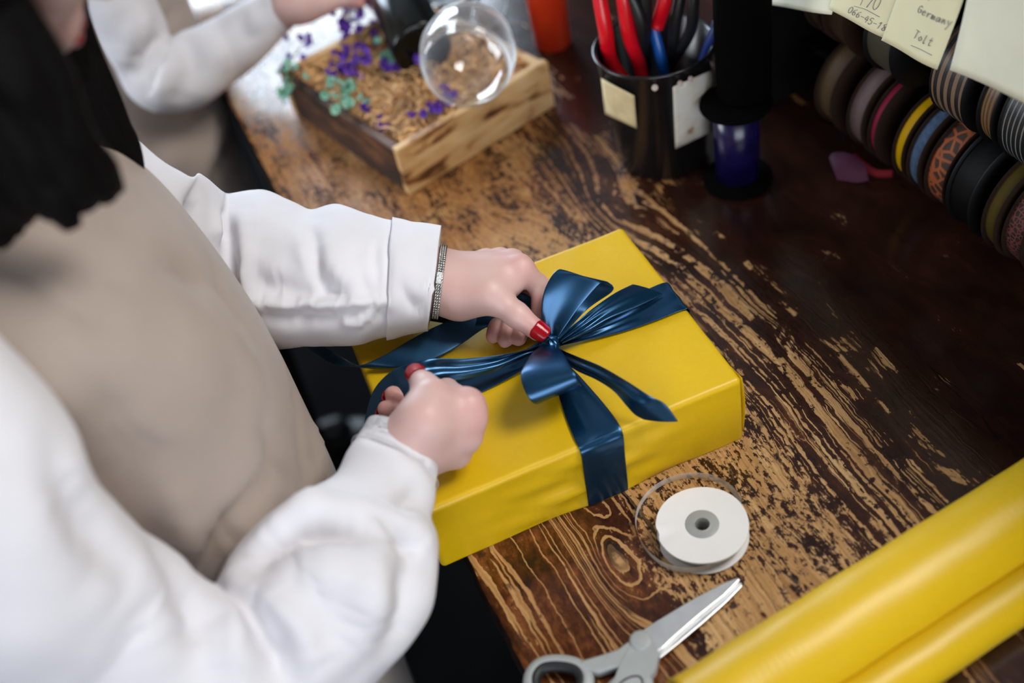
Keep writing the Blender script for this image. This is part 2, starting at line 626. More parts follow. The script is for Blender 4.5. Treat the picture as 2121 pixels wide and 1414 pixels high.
def ribbed_paper(name, col, scale, rot, rough=.36):
    k = NT(name)
    k.b.inputs['Roughness'].default_value = rough
    k.b.inputs['Specular IOR Level'].default_value = .5
    vec = k.coords(rot=rot)
    w = k.n('ShaderNodeTexWave', bands_direction='X'); w.inputs['Scale'].default_value = scale; w.inputs['Distortion'].default_value = .6
    k.l(vec, w.inputs['Vector'])
    f = k.noise(vec, 9, 4)
    f2 = k.noise(vec, 260, 3)
    c = tuple(col[:3])
    base = k.ramp(k.math('ADD', k.math('MULTIPLY', f, .7), k.math('MULTIPLY', f2, .3)), [(.3, tuple(x * .93 for x in c) + (1,)), (.7, tuple(min(1, x * 1.06) for x in c) + (1,))])
    k.l(base, k.b.inputs['Base Color'])
    k.bump(k.math('ADD', k.math('MULTIPLY', w.outputs['Fac'], .6), k.math('MULTIPLY', f2, .5)), .10, .0006)
    return k.m


YEL = (0.66, 0.415, 0.004)
M_paper = ribbed_paper('yellow_kraft_paper', YEL, 260, (0, 0, -BYAW))


def gift_body():
    r = .0045
    N = 46
    m = MB()
    cx, cy, cz = BW / 2, BL / 2, BH / 2

    def wrap(p):
        q = np.array(p)
        inner = np.clip(q, [r - 0, r, r * .35], [BW - r, BL - r, BH - r])
        d = q - inner
        L = np.linalg.norm(d)
        if L > 1e-9:
            q = inner + d / L * min(r, L) if L > r else q
        # soft dents of the paper
        u = .0009 * nz(q, 16) + .0005 * nz(q, 45, 4)
        top = max(0.0, (q[2] - BH * .6) / (BH * .4))
        if q[1] < .03:      # front side: creases running in from the ribbon
            t = math.exp(-((q[0] - .135) / .055) ** 2)
            q[1] += ((.0022 * math.sin(q[2] * 190 + q[0] * 42) + .0010 * math.sin(q[2] * 330 - q[0] * 60)) * t) * (1 - top) - .0008 * t * (1 - top)
        q[2] += u * top * (1 if q[2] > BH * .5 else 0)
        q[1] += .0012 * nz((q[0], 0, q[2]), 22, 9) * (1 if q[1] < .05 else 0)
        q[0] += .0008 * nz((0, q[1], q[2]), 22, 5) * (1 if q[0] < .05 else 0)
        return bx(*q)
    lin = lambda n, L: np.unique(np.r_[np.linspace(0, r * 1.6, 7), np.linspace(r * 1.6, L - r * 1.6, n), np.linspace(L - r * 1.6, L, 7)])
    xs, ys, zs = lin(N, BW), lin(N, BL), lin(16, BH)
    for z in (0, BH):
        V, Fc = grid([[wrap((x, y, z)) for y in ys] for x in xs]); m.add((V, Fc if z == 0 else [f[::-1] for f in Fc]))
    for y in (0, BL):
        V, Fc = grid([[wrap((x, y, z)) for z in zs] for x in xs]); m.add((V, Fc))
    for x in (0, BW):
        V, Fc = grid([[wrap((x, y, z)) for z in zs] for y in ys]); m.add((V, Fc))
    return m.get()


def weld(o):
    bm = bmesh.new(); bm.from_mesh(o.data)
    bmesh.ops.remove_doubles(bm, verts=bm.verts, dist=1e-5)
    bmesh.ops.recalc_face_normals(bm, faces=bm.faces)
    for f in bm.faces: f.smooth = True
    bm.to_mesh(o.data); bm.free()


gift = thing('gift_box', 'flat gift box wrapped in yellow paper and tied with a dark blue satin ribbon', 'gift box', tuple(bx(BW / 2, BL / 2, 0)))
obj('wrapped_body', *gift_body(), M_paper, gift, mods=(weld,))
# the folded end flap on the right side, its edges lifting at both upper and lower corner
flap = [[bx(-.0012 - .0022 * math.sin(PI * v) * (1 - u), .004 + u * .085 + (1 - abs(2 * v - 1)) * .0, .003 + v * (BH - .006) * (1 - .0 * u) + u * .018 * (1 - 2 * v)) for v in np.linspace(0, 1, 12)] for u in np.linspace(0, 1, 14)]
obj('paper_flap', *grid(flap), M_paper, gift, mods=(solidify(.0004),))


# ---- satin ribbon
def satin():
    k = NT('navy_satin')
    b = k.b
    vec = k.coords()
    f = k.noise(vec, 30, 3)
    k.l(k.ramp(f, [(.3, (0.007, 0.050, 0.110, 1)), (.7, (0.009, 0.064, 0.138, 1))]), b.inputs['Base Color'])
    b.inputs['Metallic'].default_value = .80
    b.inputs['Roughness'].default_value = .30
    b.inputs['Specular IOR Level'].default_value = 1.0
    b.inputs['Specular Tint'].default_value = (.22, .55, 1, 1)
    b.inputs['Coat Weight'].default_value = .55
    b.inputs['Coat Roughness'].default_value = .24
    b.inputs['Coat Tint'].default_value = (.75, .9, 1, 1)
    b.inputs['Sheen Tint'].default_value = (.35, .55, .9, 1)
    b.inputs['Sheen Roughness'].default_value = .4
    k.bump(k.noise(k.coords(scale=(1, 1, 1)), 1400, 2), .06, .0004)
    return k.m


M_satin = satin()


def ribbon(name, A, B, parent, n=60, m=9, gather=0.0, freq=2.0, taper=0.0, sag=0.0, th=.0005, ends=(1, 1)):
    """Satin strip between two edge curves A and B; gather pleats it lengthwise near u = 0."""
    a, b = cr(A, n), cr(B, n)
    G = np.zeros((n, m, 3))
    for i in range(n):
        u = i / (n - 1)
        w = b[i] - a[i]
        j = min(max(i, 1), n - 2)
        T = (a[j + 1] + b[j + 1]) - (a[j - 1] + b[j - 1])
        N = np.cross(T, w)
        N /= np.linalg.norm(N) + 1e-9
        if N[2] < 0: N = -N
        amp = gather * (1 - u) ** 1.5
        for k in range(m):
            v = k / (m - 1)
            G[i, k] = a[i] + w * v + N * (amp * math.sin(v * freq * 2 * PI + 1.0) + sag * math.sin(PI * v))
    # where it lies on the box it lies on the paper, not in it
    q = (G - 0) @ BR
    on = (-q[..., 0] > 0) & (-q[..., 0] < BW) & (q[..., 1] > 0) & (q[..., 1] < BL) & (G[..., 2] > BH - .02)
    G[..., 2] = np.where(on, np.maximum(G[..., 2], BH + .0011), G[..., 2])
    V, Fc = grid(G)
    return obj(name, V, Fc, M_satin, parent, mods=(solidify(th), subsurf(1)))


RW = 0.040        # ribbon width
ZB = BH + .0009
KN = at(1143, 712, BH + .012)     # the knot


def rect_path(pts, name, parent, wv):
    """A flat band through the centre points pts with the half width vector wv."""
    P = np.array(pts)
    return ribbon(name, P - wv, P + wv, parent, n=len(pts) * 6)


def px(*pts):
    return [at(*p) for p in pts]


bow = bpy.data.objects.new('ribbon_bow', None); C.objects.link(bow); bow.parent = gift; bow.empty_display_size = .01
ROOT[bow.name] = ROOT['gift_box']
bow['label'] = 'dark blue satin bow'
zb = BH + .0010
# bands round the box
kx, ky = .1195, .105


def band(edgeA, edgeB, n=80, **kw):
    return ribbon('ribbon_band', [bx(*p) for p in edgeA], [bx(*p) for p in edgeB], gift, n=n, **kw)


band([(kx - .006, ky - .004, zb + .008), (.1145, .085, zb + .003), (.110, .06, zb + .001), (.1060, .03, zb + .001), (.1045, .008, zb + .0012), (.1048, -.0012, zb - .0015), (.1055, -.0042, zb - .008), (.1065, -.0044, .045), (.1075, -.0040, .012), (.108, -.0034, .0015)],
     [(kx + .006, ky - .004, zb + .008), (.1265, .085, zb + .003), (.133, .06, zb + .001), (.1385, .03, zb + .001), (.1410, .008, zb + .0012), (.1412, -.0012, zb - .0015), (.1415, -.0042, zb - .008), (.1425, -.0044, .045), (.1432, -.0040, .012), (.1437, -.0034, .0015)], gather=.0012, freq=1.5)
band([(kx + .006, ky + .004, zb + .006), (.127, .13, zb + .002), (.138, .16, zb), (.139, .20, zb), (.139, BL - .005, zb), (.139, BL + .0012, zb - .006), (.139, BL + .0012, .03), (.139, BL + .0012, .002)],
     [(kx - .006, ky + .004, zb + .006), (.113, .13, zb + .002), (.102, .16, zb), (.101, .20, zb), (.101, BL - .005, zb), (.101, BL + .0012, zb - .006), (.101, BL + .0012, .03), (.101, BL + .0012, .002)], gather=.002)
band([(kx - .004, ky + .005, zb + .009), (.095, .1105, zb + .005), (.06, .119, zb + .001), (.03, .127, zb), (.007, .1292, zb), (-.0008, .1292, zb - .003), (-.0014, .1292, zb - .01), (-.0036, .1288, .04), (-.0014, .1285, .002)],
     [(kx - .004, ky - .006, zb + .006), (.095, .0985, zb + .002), (.06, .0925, zb), (.03, .0905, zb), (.007, .0903, zb), (-.0008, .0903, zb - .003), (-.0014, .0903, zb - .01), (-.0036, .0905, .04), (-.0014, .0905, .002)], gather=.0035, freq=2.2)
band([(kx + .004, ky - .006, zb + .006), (.145, .094, zb + .002), (.18, .090, zb), (.22, .090, zb), (BW - .005, .090, zb), (BW + .0012, .090, zb - .007), (BW + .0014, .090, .03), (BW + .0012, .090, .002)],
     [(kx + .004, ky + .006, zb + .008), (.145, .113, zb + .003), (.18, .125, zb), (.22, .128, zb), (BW - .005, .128, zb), (BW + .0012, .128, zb - .007), (BW + .0014, .128, .03), (BW + .0012, .128, .002)], gather=.003)

# upper loop
ribbon('bow_loop',
       px((1137, 708, .084), (1122, 655, .102), (1126, 605, .119), (1146, 566, .1285), (1163, 559, .1275), (1174, 582, .117), (1160, 650, .096), (1146, 706, .085)),
       px((1150, 708, .084), (1170, 678, .093), (1205, 630, .106), (1243, 588, .1185), (1262, 586, .1205), (1269, 603, .1135), (1215, 642, .096), (1160, 702, .085)),
       bow, n=96, m=11, gather=.0012, freq=1.1)
# lower loop
ribbon('bow_loop',
       px((1122, 714, .087), (1100, 735, .106), (1079, 771, .116), (1086, 808, .114), (1106, 836, .103), (1118, 828, .089), (1118, 780, .079), (1130, 722, .079)),
       px((1150, 714, .087), (1166, 731, .107), (1183, 760, .116), (1196, 783, .113), (1204, 801, .102), (1192, 800, .088), (1168, 762, .079), (1145, 722, .079)),
       bow, n=90, m=11, gather=.0005, freq=1.0, sag=.001)
# tail towards the near right edge of the box
ribbon('bow_tail',
       px((1160, 722, .087), (1196, 737, .097), (1245, 757, .105), (1300, 789, .106), (1345, 818, .101), (1378, 836, .093), (1406, 873, .0775)),
       px((1152, 732, .083), (1192, 765, .089), (1236, 786, .095), (1272, 810, .096), (1296, 838, .090), (1314, 858, .083), (1331, 868, .0775)),
       bow, n=70, gather=.002, sag=.0015)
# tail towards the far right edge
ribbon('bow_tail',
       px((1158, 702, .087), (1196, 666, .092), (1235, 634, .090), (1275, 606, .085), (1310, 588, .0775)),
       px((1164, 712, .084), (1215, 689, .087), (1265, 660, .086), (1325, 634, .080), (1375, 609, .0750)),
       bow, n=60, gather=.0035, freq=2.3, sag=.001)
# tail pulled towards the right hand, and on past it
ribbon('bow_tail',
       px((1122, 712, .087), (1087, 722, .093), (1030, 735, .101), (960, 742, .108), (905, 742, .114), (868, 748, .117), (815, 766, .113), (775, 806, .095), (757, 862, .076), (752, 905, .066)),
       px((1128, 724, .083), (1087, 736, .087), (1030, 768, .092), (965, 785, .097), (915, 790, .103), (880, 800, .108), (850, 822, .104), (825, 850, .092), (815, 890, .078), (812, 930, .070)),
       bow, n=110, gather=.003, freq=1.6)
# strip under the left hand and the long tail it holds, which turns over and runs off to the left
ribbon('bow_tail',
       px((1132, 640, .100), (1085, 606, .101), (1040, 612, .098), (985, 628, .092), (930, 632, .086), (885, 630, .082)),
       px((1136, 700, .084), (1085, 660, .084), (1040, 664, .083), (1000, 676, .081), (940, 672, .078), (884, 664, .0765)),
       bow, n=60, gather=.001)
ribbon('bow_tail',
       px((1030, 636, .088), (970, 650, .089), (908, 673, .089), (850, 703, .088), (790, 738, .086), (736, 757, .082), (700, 735, .078), (667, 716, .075), (609, 686, .07)),
       px((1028, 672, .0775), (1000, 682, .0765), (952, 715, .0762), (903, 741, .0765), (850, 757, .0775), (790, 764, .077), (735, 760, .074), (690, 754, .068), (642, 728, .064)),
       bow, n=110)
# the knot
K = at(1141, 714, .084)
kv = [K + np.array([.0085 * math.cos(t) * (1 + .12 * math.sin(3 * t)) * math.sin(p), .0095 * math.sin(t) * math.sin(p), .0075 * math.cos(p) + .0006 * math.sin(5 * t)]) for p in np.linspace(.01, PI - .01, 16) for t in np.linspace(0, 2 * PI, 24, endpoint=False)]
obj('knot', *grid(np.array(kv).reshape(16, 24, 3), closed_v=True), M_satin, bow)

# ------------------------------------------------------------------ the spool of sheer ribbon
M_card = pmat('white_card', (0.80, 0.79, 0.80), rough=.65, var=.02)
M_hub = pmat('grey_plastic_hub', (0.34, 0.35, 0.34), rough=.45)


def sheer():
    k = NT('sheer_white_ribbon')
    tr = k.n('ShaderNodeBsdfTransparent')
    mx = k.n('ShaderNodeMixShader')
    vec = k.coords()
    w = k.n('ShaderNodeTexWave', bands_direction='Z'); w.inputs['Scale'].default_value = 300
    k.l(vec, w.inputs['Vector'])
    f = k.noise(vec, 180, 3)
    fac = k.math('ADD', .42, k.math('MULTIPLY', f, .5))
    k.l(fac, mx.inputs[0]); k.l(tr.outputs[0], mx.inputs[1]); k.l(k.b.outputs[0], mx.inputs[2]); k.l(mx.outputs[0], k.out.inputs[0])
    k.b.inputs['Base Color'].default_value = (.85, .86, .86, 1)
    k.b.inputs['Roughness'].default_value = .3
    k.bump(w.outputs['Fac'], .2, .0004)
    return k.m


M_sheer = sheer()
SP = at(1454, 1084, .016)
SP[2] = 0
spool = thing('ribbon_spool', 'small white card spool of sheer ribbon lying flat on the worn table', 'ribbon spool', tuple(SP))


def flange(z, ph, amp):
    n = 96
    m = []
    for r in (.0095, .0125, .02, .028, .0335, .0350, .0352, .0350, .02, .0095):
        row = []
        top = len(m) < 6
        for a in np.linspace(0, 2 * PI, n, endpoint=False):
            edge = (r / .035) ** 4
            wv = amp * edge * (math.sin(3 * a + ph) * .5 + math.exp(-((((a - 2.72 + PI) % (2 * PI)) - PI) / .16) ** 2) * 1.3 - .9 * math.exp(-((((a - 3.0 + PI) % (2 * PI)) - PI) / .12) ** 2))
            rr = r * (1 - .045 * edge * math.exp(-((((a - 2.85 + PI) % (2 * PI)) - PI) / .09) ** 2))
            row.append(SP + np.array([rr * math.cos(a), rr * math.sin(a), z + wv + (.0006 if top else -.0003)]))
        m.append(row)
    return grid(np.array(m), closed_v=True, closed_u=True)


obj('flange', *flange(.0012, 0, .0004), M_card, spool, mods=(autosmooth(50),))
obj('flange', *flange(.0148, 1, .0011), M_card, spool, mods=(autosmooth(50),))
obj('wound_ribbon', *lathe([(.0125, .0018), (.030, .0018), (.0304, .008), (.030, .0138), (.0125, .0138)], 64, origin=SP), M_sheer, spool)
obj('hub', *lathe([(.0055, .001), (.0128, .001), (.0130, .002), (.0130, .0154), (.0122, .0160), (.0078, .0152), (.0062, .0158), (.0056, .0154), (.0053, .010), (.0053, .002)], 64, origin=SP, closed=True), M_hub, spool, mods=(autosmooth(50),))
pth = px((1542, 1105, .0062), (1530, 1128, .005), (1500, 1158, .003), (1466, 1180, .001), (1420, 1186, .001), (1372, 1172, .001), (1336, 1138, .001), (1318, 1090, .001), (1330, 1044, .001), (1368, 1008, .001), (1420, 991, .001), (1470, 994, .001), (1512, 1016, .003), (1536, 1044, .006))
pth = cr(np.array(pth), 90)
up = np.array([0, 0, .0072])
lean = np.array([[.0012 * math.sin(i * .09), .0012 * math.cos(i * .07), 0] for i in range(90)])
obj('loose_ribbon', *grid(np.stack([pth + up * t + lean * (t - .3) for t in np.linspace(0, 1, 5)], 1)), M_sheer, spool)

# ------------------------------------------------------------------ the scissors
M_steel = pmat('brushed_steel', (0.72, 0.73, 0.75), rough=.40, metal=1.0, var=.06, vscale=80)
M_grey = pmat('grey_handle_plastic', (0.36, 0.385, 0.39), rough=.42, spec=.45)
M_grip = pmat('black_rubber_grip', (0.010, 0.012, 0.014), rough=.55)
SC = at(1330, 1345, 0)
sciss = thing('scissors', 'scissors with grey and black handles lying slightly open on the table', 'scissors', tuple(SC))


def plate(pts, z0, z1):
    return prism([at(*p, z1) for p in pts], z0, z1)


obj('blade', *plate([(1320, 1312), (1360, 1285), (1440, 1237), (1500, 1206), (1528, 1195), (1533, 1199), (1500, 1232), (1450, 1272), (1400, 1315), (1372, 1342), (1340, 1362)], .0072, .0098), M_steel, sciss, smooth=False, mods=(bevel(.0006, 2),))
obj('blade', *plate([(1325, 1330), (1372, 1300), (1450, 1256), (1510, 1218), (1535, 1204), (1538, 1212), (1505, 1246), (1455, 1290), (1410, 1328), (1378, 1354), (1350, 1375)], .0040, .0066), M_steel, sciss, smooth=False, mods=(bevel(.0006, 2),))


def handle(shank, loop, z, name='handle'):
    m = MB()
    m.add(plate(shank, z, z + .0085))
    c = cr([at(*p, z + .004) for p in loop], 64, closed=True)
    m.add(tube(c, .0052, 12, closed=True, flat=.9))
    h = obj(name, *m.get(), M_grey, sciss, mods=(autosmooth(45), bevel(.0018, 3, 50)))
    ctr = c.mean(0)
    g = [ctr + (p - ctr) * (1 - .0034 / np.linalg.norm(p - ctr)) for p in c]
    obj('grip_insert', *tube(np.array(g) + np.array([0, 0, .0003]), .0044, 12, closed=True, flat=1.0), M_grip, h, label='black rubber grip insert')


# handle of the upper blade runs to the left loop, the other turns down out of the frame
handle([(1296, 1330), (1322, 1316), (1352, 1330), (1364, 1352), (1352, 1374), (1320, 1376), (1270, 1382), (1240, 1392), (1215, 1386), (1196, 1378), (1205, 1366), (1252, 1352), (1280, 1342)],
       [(1200, 1380), (1160, 1370), (1120, 1376), (1099, 1402), (1104, 1440), (1132, 1462), (1170, 1464), (1206, 1440), (1216, 1406)], .0045)
handle([(1322, 1318), (1352, 1328), (1366, 1352), (1358, 1385), (1340, 1408), (1334, 1440), (1300, 1440), (1268, 1418), (1282, 1380), (1300, 1345)],
       [(1332, 1400), (1340, 1440), (1336, 1500), (1310, 1550), (1268, 1560), (1232, 1536), (1230, 1490), (1258, 1440), (1296, 1404)], .0050)
obj('pivot_screw', *lathe([(.0001, .0148), (.006, .0146), (.0078, .0140), (.0082, .0125)], 32, origin=(SC[0], SC[1], 0)), M_grey, sciss)

# ------------------------------------------------------------------ the roll of wrapping paper
M_roll = ribbed_paper('yellow_roll_paper', YEL, 60, (0, 0, 0), rough=.40)
RA = at(1440, 1500, .031)
RB = at(2300, 950, .031)
RA[2] = RB[2] = 0


def roll():
    d = RB - RA
    L = np.linalg.norm(d); d = d / L
    s = np.array([d[1], -d[0], 0])          # towards the camera side
    prof = []
    # main tube, then the outer turn bulging into a smaller lobe on the near side
    R = .0315
    for a in np.linspace(-.62, 2 * PI * .86, 60):
        th = PI - a + .35
        prof.append((R * math.cos(th), R + R * math.sin(th)))
    prof = []
    for th in np.linspace(PI * 1.5, PI * .06, 44):          # bottom - far side - top - near
        prof.append((R * math.cos(th), R + R * math.sin(th)))
    c2, r2 = .0395, .0185
    for th in np.linspace(PI * .74, -PI * .5, 26):
        prof.append((c2 + r2 * math.cos(th), r2 + .001 + r2 * math.sin(th)))
    for th in np.linspace(-PI * .5, -PI * .5 - .1, 3):
        prof.append((c2 - .012 * (1 + th), .001))
    inner = []
    for q in range(3):                                      # inner turns of the spiral
        rr = R - .0016 * (q + 1)
        for th in np.linspace(0, 2 * PI, 40):
            inner.append((rr * math.cos(-th - PI / 2), R + (rr - .0012 * th / 6.28) * math.sin(-th - PI / 2) + .0005))
    P = np.array(prof)
    n = 90
    G = []
    for i in range(n):
        t = i / (n - 1)
        w = .0007 * nz((t * 6, 0, 0), 2.0)
        k = 1 + .02 * math.sin(t * 5) * .3
        G.append([RA + d * (L * t) + s * (p[0] * k + w) + np.array([0, 0, p[1] + .0006 * nz((t * 9, p[0] * 60, p[1] * 60), 1) * (1 if p[1] > .004 else 0)]) for p in P])
    m = MB()
    m.add(grid(np.array(G)))
    Q = np.array(inner)
    m.add(grid([[RA + d * (L * t) + s * p[0] + np.array([0, 0, p[1]]) for p in Q] for t in (0.0, .5, 1.0)]))
    return m.get()


obj_roll = obj('wrapping_paper_roll', *roll(), M_roll, mods=(solidify(.0003),))
props(obj_roll, 'loose roll of yellow wrapping paper lying across the near end of the table', 'wrapping paper')

# ------------------------------------------------------------------ figures: a body is one surface grown round its bones
import openvdb


def RC(a, ra, b, rb, k=.012):
    a, b = np.array(a, float), np.array(b, float)
    m = max(ra, rb)
    return ('rc', a, ra, b, rb, k, np.minimum(a, b) - m, np.maximum(a, b) + m)


def EL(c, R, rad, k=.012):
    c, R, rad = np.array(c, float), np.array(R, float), np.array(rad, float)
    e = np.full(3, rad.max())
    return ('el', c, R, rad, 0, k, c - e, c + e)


def prim_d(p, P):
    if p[0] == 'rc':
        _, a, ra, b, rb = p[:5]
        ba = b - a
        t = np.clip(((P - a) @ ba) / (ba @ ba + 1e-12), 0, 1)
        return np.linalg.norm(P - a - t[..., None] * ba, axis=-1) - (ra + t * (rb - ra))
    _, c, R, rad = p[:4]
    q = (P - c) @ R          # columns of R are the axes
    k0 = np.linalg.norm(q / rad, axis=-1)
    k1 = np.linalg.norm(q / rad ** 2, axis=-1)
    return k0 * (k0 - 1) / (k1 + 1e-9)


def smin(a, b, k):
    h = np.maximum(k - np.abs(a - b), 0) / k
    return np.minimum(a, b) - h * h * k * .25


def grow(base, branches=(), h=.002, kb=.006, kt=.0015):
    """Quads of the blended surface; base is one smooth body, each branch (a finger) blends into it but not into its neighbours."""
    band = 4 * h
    every = list(base) + [p for b in branches for p in b]
    lo = np.min([p[6] for p in every], 0) - band * 1.5
    hi = np.max([p[7] for p in every], 0) + band * 1.5
    B = 24
    i0 = np.floor(lo / h).astype(int)
    nb = np.ceil((hi / h - i0) / B).astype(int)
    g = openvdb.FloatGrid(band)
    ax = np.arange(B) * h
    mg = band + .012

    def near(p, a, b):
        return np.all(p[6] - mg < b) and np.all(p[7] + mg > a)
    for bi in range(nb[0]):
        for bj in range(nb[1]):
            for bk in range(nb[2]):
                o = i0 + np.array([bi, bj, bk]) * B
                a = o * h
                b = a + B * h
                bs = [p for p in base if near(p, a, b)]
                brs = [[p for p in br if near(p, a, b)] for br in branches]
                brs = [x for x in brs if x]
                if not bs and not brs: continue
                P = np.stack(np.meshgrid(a[0] + ax, a[1] + ax, a[2] + ax, indexing='ij'), -1)
                d = np.full((B, B, B), 1.0)
                for p in bs: d = smin(d, prim_d(p, P), p[5])
                out = d
                for br in brs:
                    e = np.full((B, B, B), 1.0)
                    for p in br: e = smin(e, prim_d(p, P), p[5])
                    out = smin(out, smin(d, e, kb), kt)
                g.copyFromArray(np.clip(out, -band, band).astype(np.float32), ijk=tuple(int(x) for x in o))
    g.transform = openvdb.createLinearTransform(voxelSize=h)
    V, Q = g.convertToQuads(isovalue=0.0)
    return np.array(V, dtype=float), [tuple(int(i) for i in q[::-1]) for q in Q]


def finger(pts, r, k=.004):
    out = []
    for i in range(len(pts) - 1):
        out.append(RC(pts[i], r[i], pts[i + 1], r[i + 1], k))
    return out


def arm_prims(sh, el, wr, s=1.0):
    return [RC(sh, .046 * s, el, .036 * s, .03), RC(el, .037 * s, np.array(el) * .65 + np.array(wr) * .35, .036 * s, .03),
            RC(np.array(el) * .65 + np.array(wr) * .35, .036 * s, wr, .0225 * s, .03)]


def limb(pts, wr, rad):
    """An arm from the wrist up through the points."""
    out = [RC(wr, .0215, pts[0], rad[0] * .85, .008)]
    for i in range(len(pts) - 1):
        out.append(RC(pts[i], rad[i] * (.85 if i == 0 else 1), pts[i + 1], rad[i + 1], .008))
    return out


def palm_prims(wr, mcp, thumb_cmc, r0=.0175, r1=.0105, sp=.22):
    """Wrist to each knuckle, plus the ball of the thumb."""
    ps = []
    wr = np.array(wr, float)
    c = np.mean(mcp, 0)
    side = np.array(mcp[0]) - np.array(mcp[-1])
    for i, m in enumerate(mcp):
        w = wr + side * sp * (1 - 2 * i / (len(mcp) - 1))
        ps.append(RC(w, r0, m, r1 - .0006 * i, .014))
    ps.append(RC(wr, r0 + .0025, np.array(thumb_cmc), .0165, .016))
    return ps


def nail(tip, along, up, r, length=.0115, width=1.05, back=.006):
    """Curved nail plate lying on the finger end."""
    t = np.array(along, float); t /= np.linalg.norm(t)
    n = np.array(up, float); n = n - t * (t @ n); n /= np.linalg.norm(n)
    s = np.cross(t, n)
    G = []
    for u in np.linspace(0, 1, 12):
        x = -back + u * length
        wid = width * (1 - .10 * u) * math.sqrt(max(.02, 1 - max(0, (u - .74) / .27) ** 2)) * math.sqrt(max(.05, 1 - max(0, (.22 - u) / .25) ** 2))
        G.append([np.array(tip) + t * x + (n * math.cos(a * wid) + s * math.sin(a * wid)) * (r * (1.05 - .10 * max(0, u - .45) ** 1.0)) for a in np.linspace(-1, 1, 13)])
    return grid(G)


def blush(o, pts, r, name='blush'):
    """Fingertips and knuckles are redder: a mask stored on the skin itself."""
    me = o.data
    n = len(me.vertices)
    co = np.empty(n * 3); me.vertices.foreach_get('co', co)
    co = co.reshape(-1, 3) + np.array(ROOT[o.parent.name])
    d = np.full(n, 9.0)
    for p in pts:
        d = np.minimum(d, np.linalg.norm(co - np.array(p), axis=1))
    v = np.exp(-(d / r) ** 2)
    a = me.attributes.new(name, 'FLOAT', 'POINT')
    a.data.foreach_set('value', v)


def skin_mat(name, c0, c1):
    k = NT(name)
    b = k.b
    at_ = k.n('ShaderNodeAttribute'); at_.attribute_name = 'blush'
    vec = k.coords()
    f = k.noise(vec, 45, 4)
    fac = k.math('ADD', k.math('MULTIPLY', at_.outputs['Fac'], .75), k.math('MULTIPLY', k.math('SUBTRACT', f, .42), .7), clamp=True)
    k.l(k.mix(fac, c0, c1), b.inputs['Base Color'])
    b.inputs['Roughness'].default_value = .46
    b.inputs['Specular IOR Level'].default_value = .4
    b.inputs['Subsurface Weight'].default_value = .12
    b.inputs['Subsurface Radius'].default_value = (.008, .003, .0015)
    b.inputs['Subsurface Scale'].default_value = 1.0
    v = k.n('ShaderNodeTexVoronoi'); v.inputs['Scale'].default_value = 900
    k.l(vec, v.inputs['Vector'])
    k.bump(k.math('ADD', k.math('MULTIPLY', v.outputs['Distance'], .5), k.math('MULTIPLY', k.noise(vec, 200, 4), .6)), .12, .0005)
    return k.m


M_skin = skin_mat('fair_skin', (0.625, 0.415, 0.38, 1), (0.62, 0.27, 0.25, 1))
M_nail = pmat('red_nail_polish', (0.33, 0.002, 0.009), rough=.14, spec=.35, var=.05)
M_lip = pmat('red_lipstick', (0.30, 0.02, 0.03), rough=.35, var=.1)
M_shirt = fabric('white_shirt_cotton', (0.735, 0.722, 0.762), scale=700, bump=.12, var=.02, sheen=.05)
M_apron = fabric('beige_apron_twill', (0.40, 0.325, 0.28), scale=420, bump=.35, var=.05)
M_trouser = fabric('dark_trouser_cloth', (0.006, 0.006, 0.007), scale=500, sheen=0)
M_shoe = pmat('black_shoe_leather', (0.012, 0.012, 0.012), rough=.4)
M_eye = pmat('eye_white', (.7, .68, .66), rough=.2, var=.03)
M_iris = pmat('brown_iris', (.05, .025, .012), rough=.15)


def hair_mat():
    k = NT('black_hair')
    k.b.inputs['Base Color'].default_value = (0.006, 0.005, 0.005, 1)
    k.b.inputs['Roughness'].default_value = .6
    k.b.inputs['Specular IOR Level'].default_value = .08
    vec = k.coords(scale=(1, 1, .05))
    f = k.noise(vec, 900, 3)
    k.l(k.ramp(f, [(.3, (.0015, .0013, .0013, 1)), (.7, (.005, .004, .004, 1))]), k.b.inputs['Base Color'])
    k.bump(f, .4, .0008)
    return k.m


M_hair = hair_mat()


# ---- cloth: closed or open tubes of stations, with sewn-in folds
def stations(L, sub=10, n=72, ratio=.85, view=False):
    """L: (top point, bottom point[, ratio]) along a sleeve; rings stand on the line top-bottom."""
    A = cr([s[0] for s in L], (len(L) - 1) * sub + 1)
    Bt = cr([s[1] for s in L], (len(L) - 1) * sub + 1)
    rt = np.interp(np.linspace(0, len(L) - 1, len(A)), range(len(L)), [s[2] if len(s) > 2 else ratio for s in L])
    c = (A + Bt) / 2
    N = (A - Bt) / 2
    T = np.gradient(c, axis=0)
    G = []
    for i in range(len(A)):
        m = np.cross(N[i], np.cross(c[i] - CO, N[i])) if view else np.cross(N[i], T[i])
        m /= np.linalg.norm(m) + 1e-9
        m *= np.linalg.norm(N[i]) * rt[i]
        G.append([c[i] + N[i] * math.cos(t) + m * math.sin(t) for t in np.linspace(0, 2 * PI, n, endpoint=False)])
    return np.array(G)


def gnormals(G, closed_v):
    du = np.gradient(G, axis=0)
    if closed_v: dv = np.roll(G, -1, 1) - np.roll(G, 1, 1)
    else: dv = np.gradient(G, axis=1)
    N = np.cross(du, dv)
    N /= np.linalg.norm(N, axis=2)[..., None] + 1e-12
    c = G.mean(1, keepdims=True)
    s = np.sign(np.sum((G - c) * N, axis=2, keepdims=True).mean())
    return N * (s if s != 0 else 1)


def to_px(P):
    d = P - CO
    z = d @ CF
    return np.stack([IMW / 2 + FPX * (d @ CR) / z, IMH / 2 - FPX * (d @ CU) / z], -1)


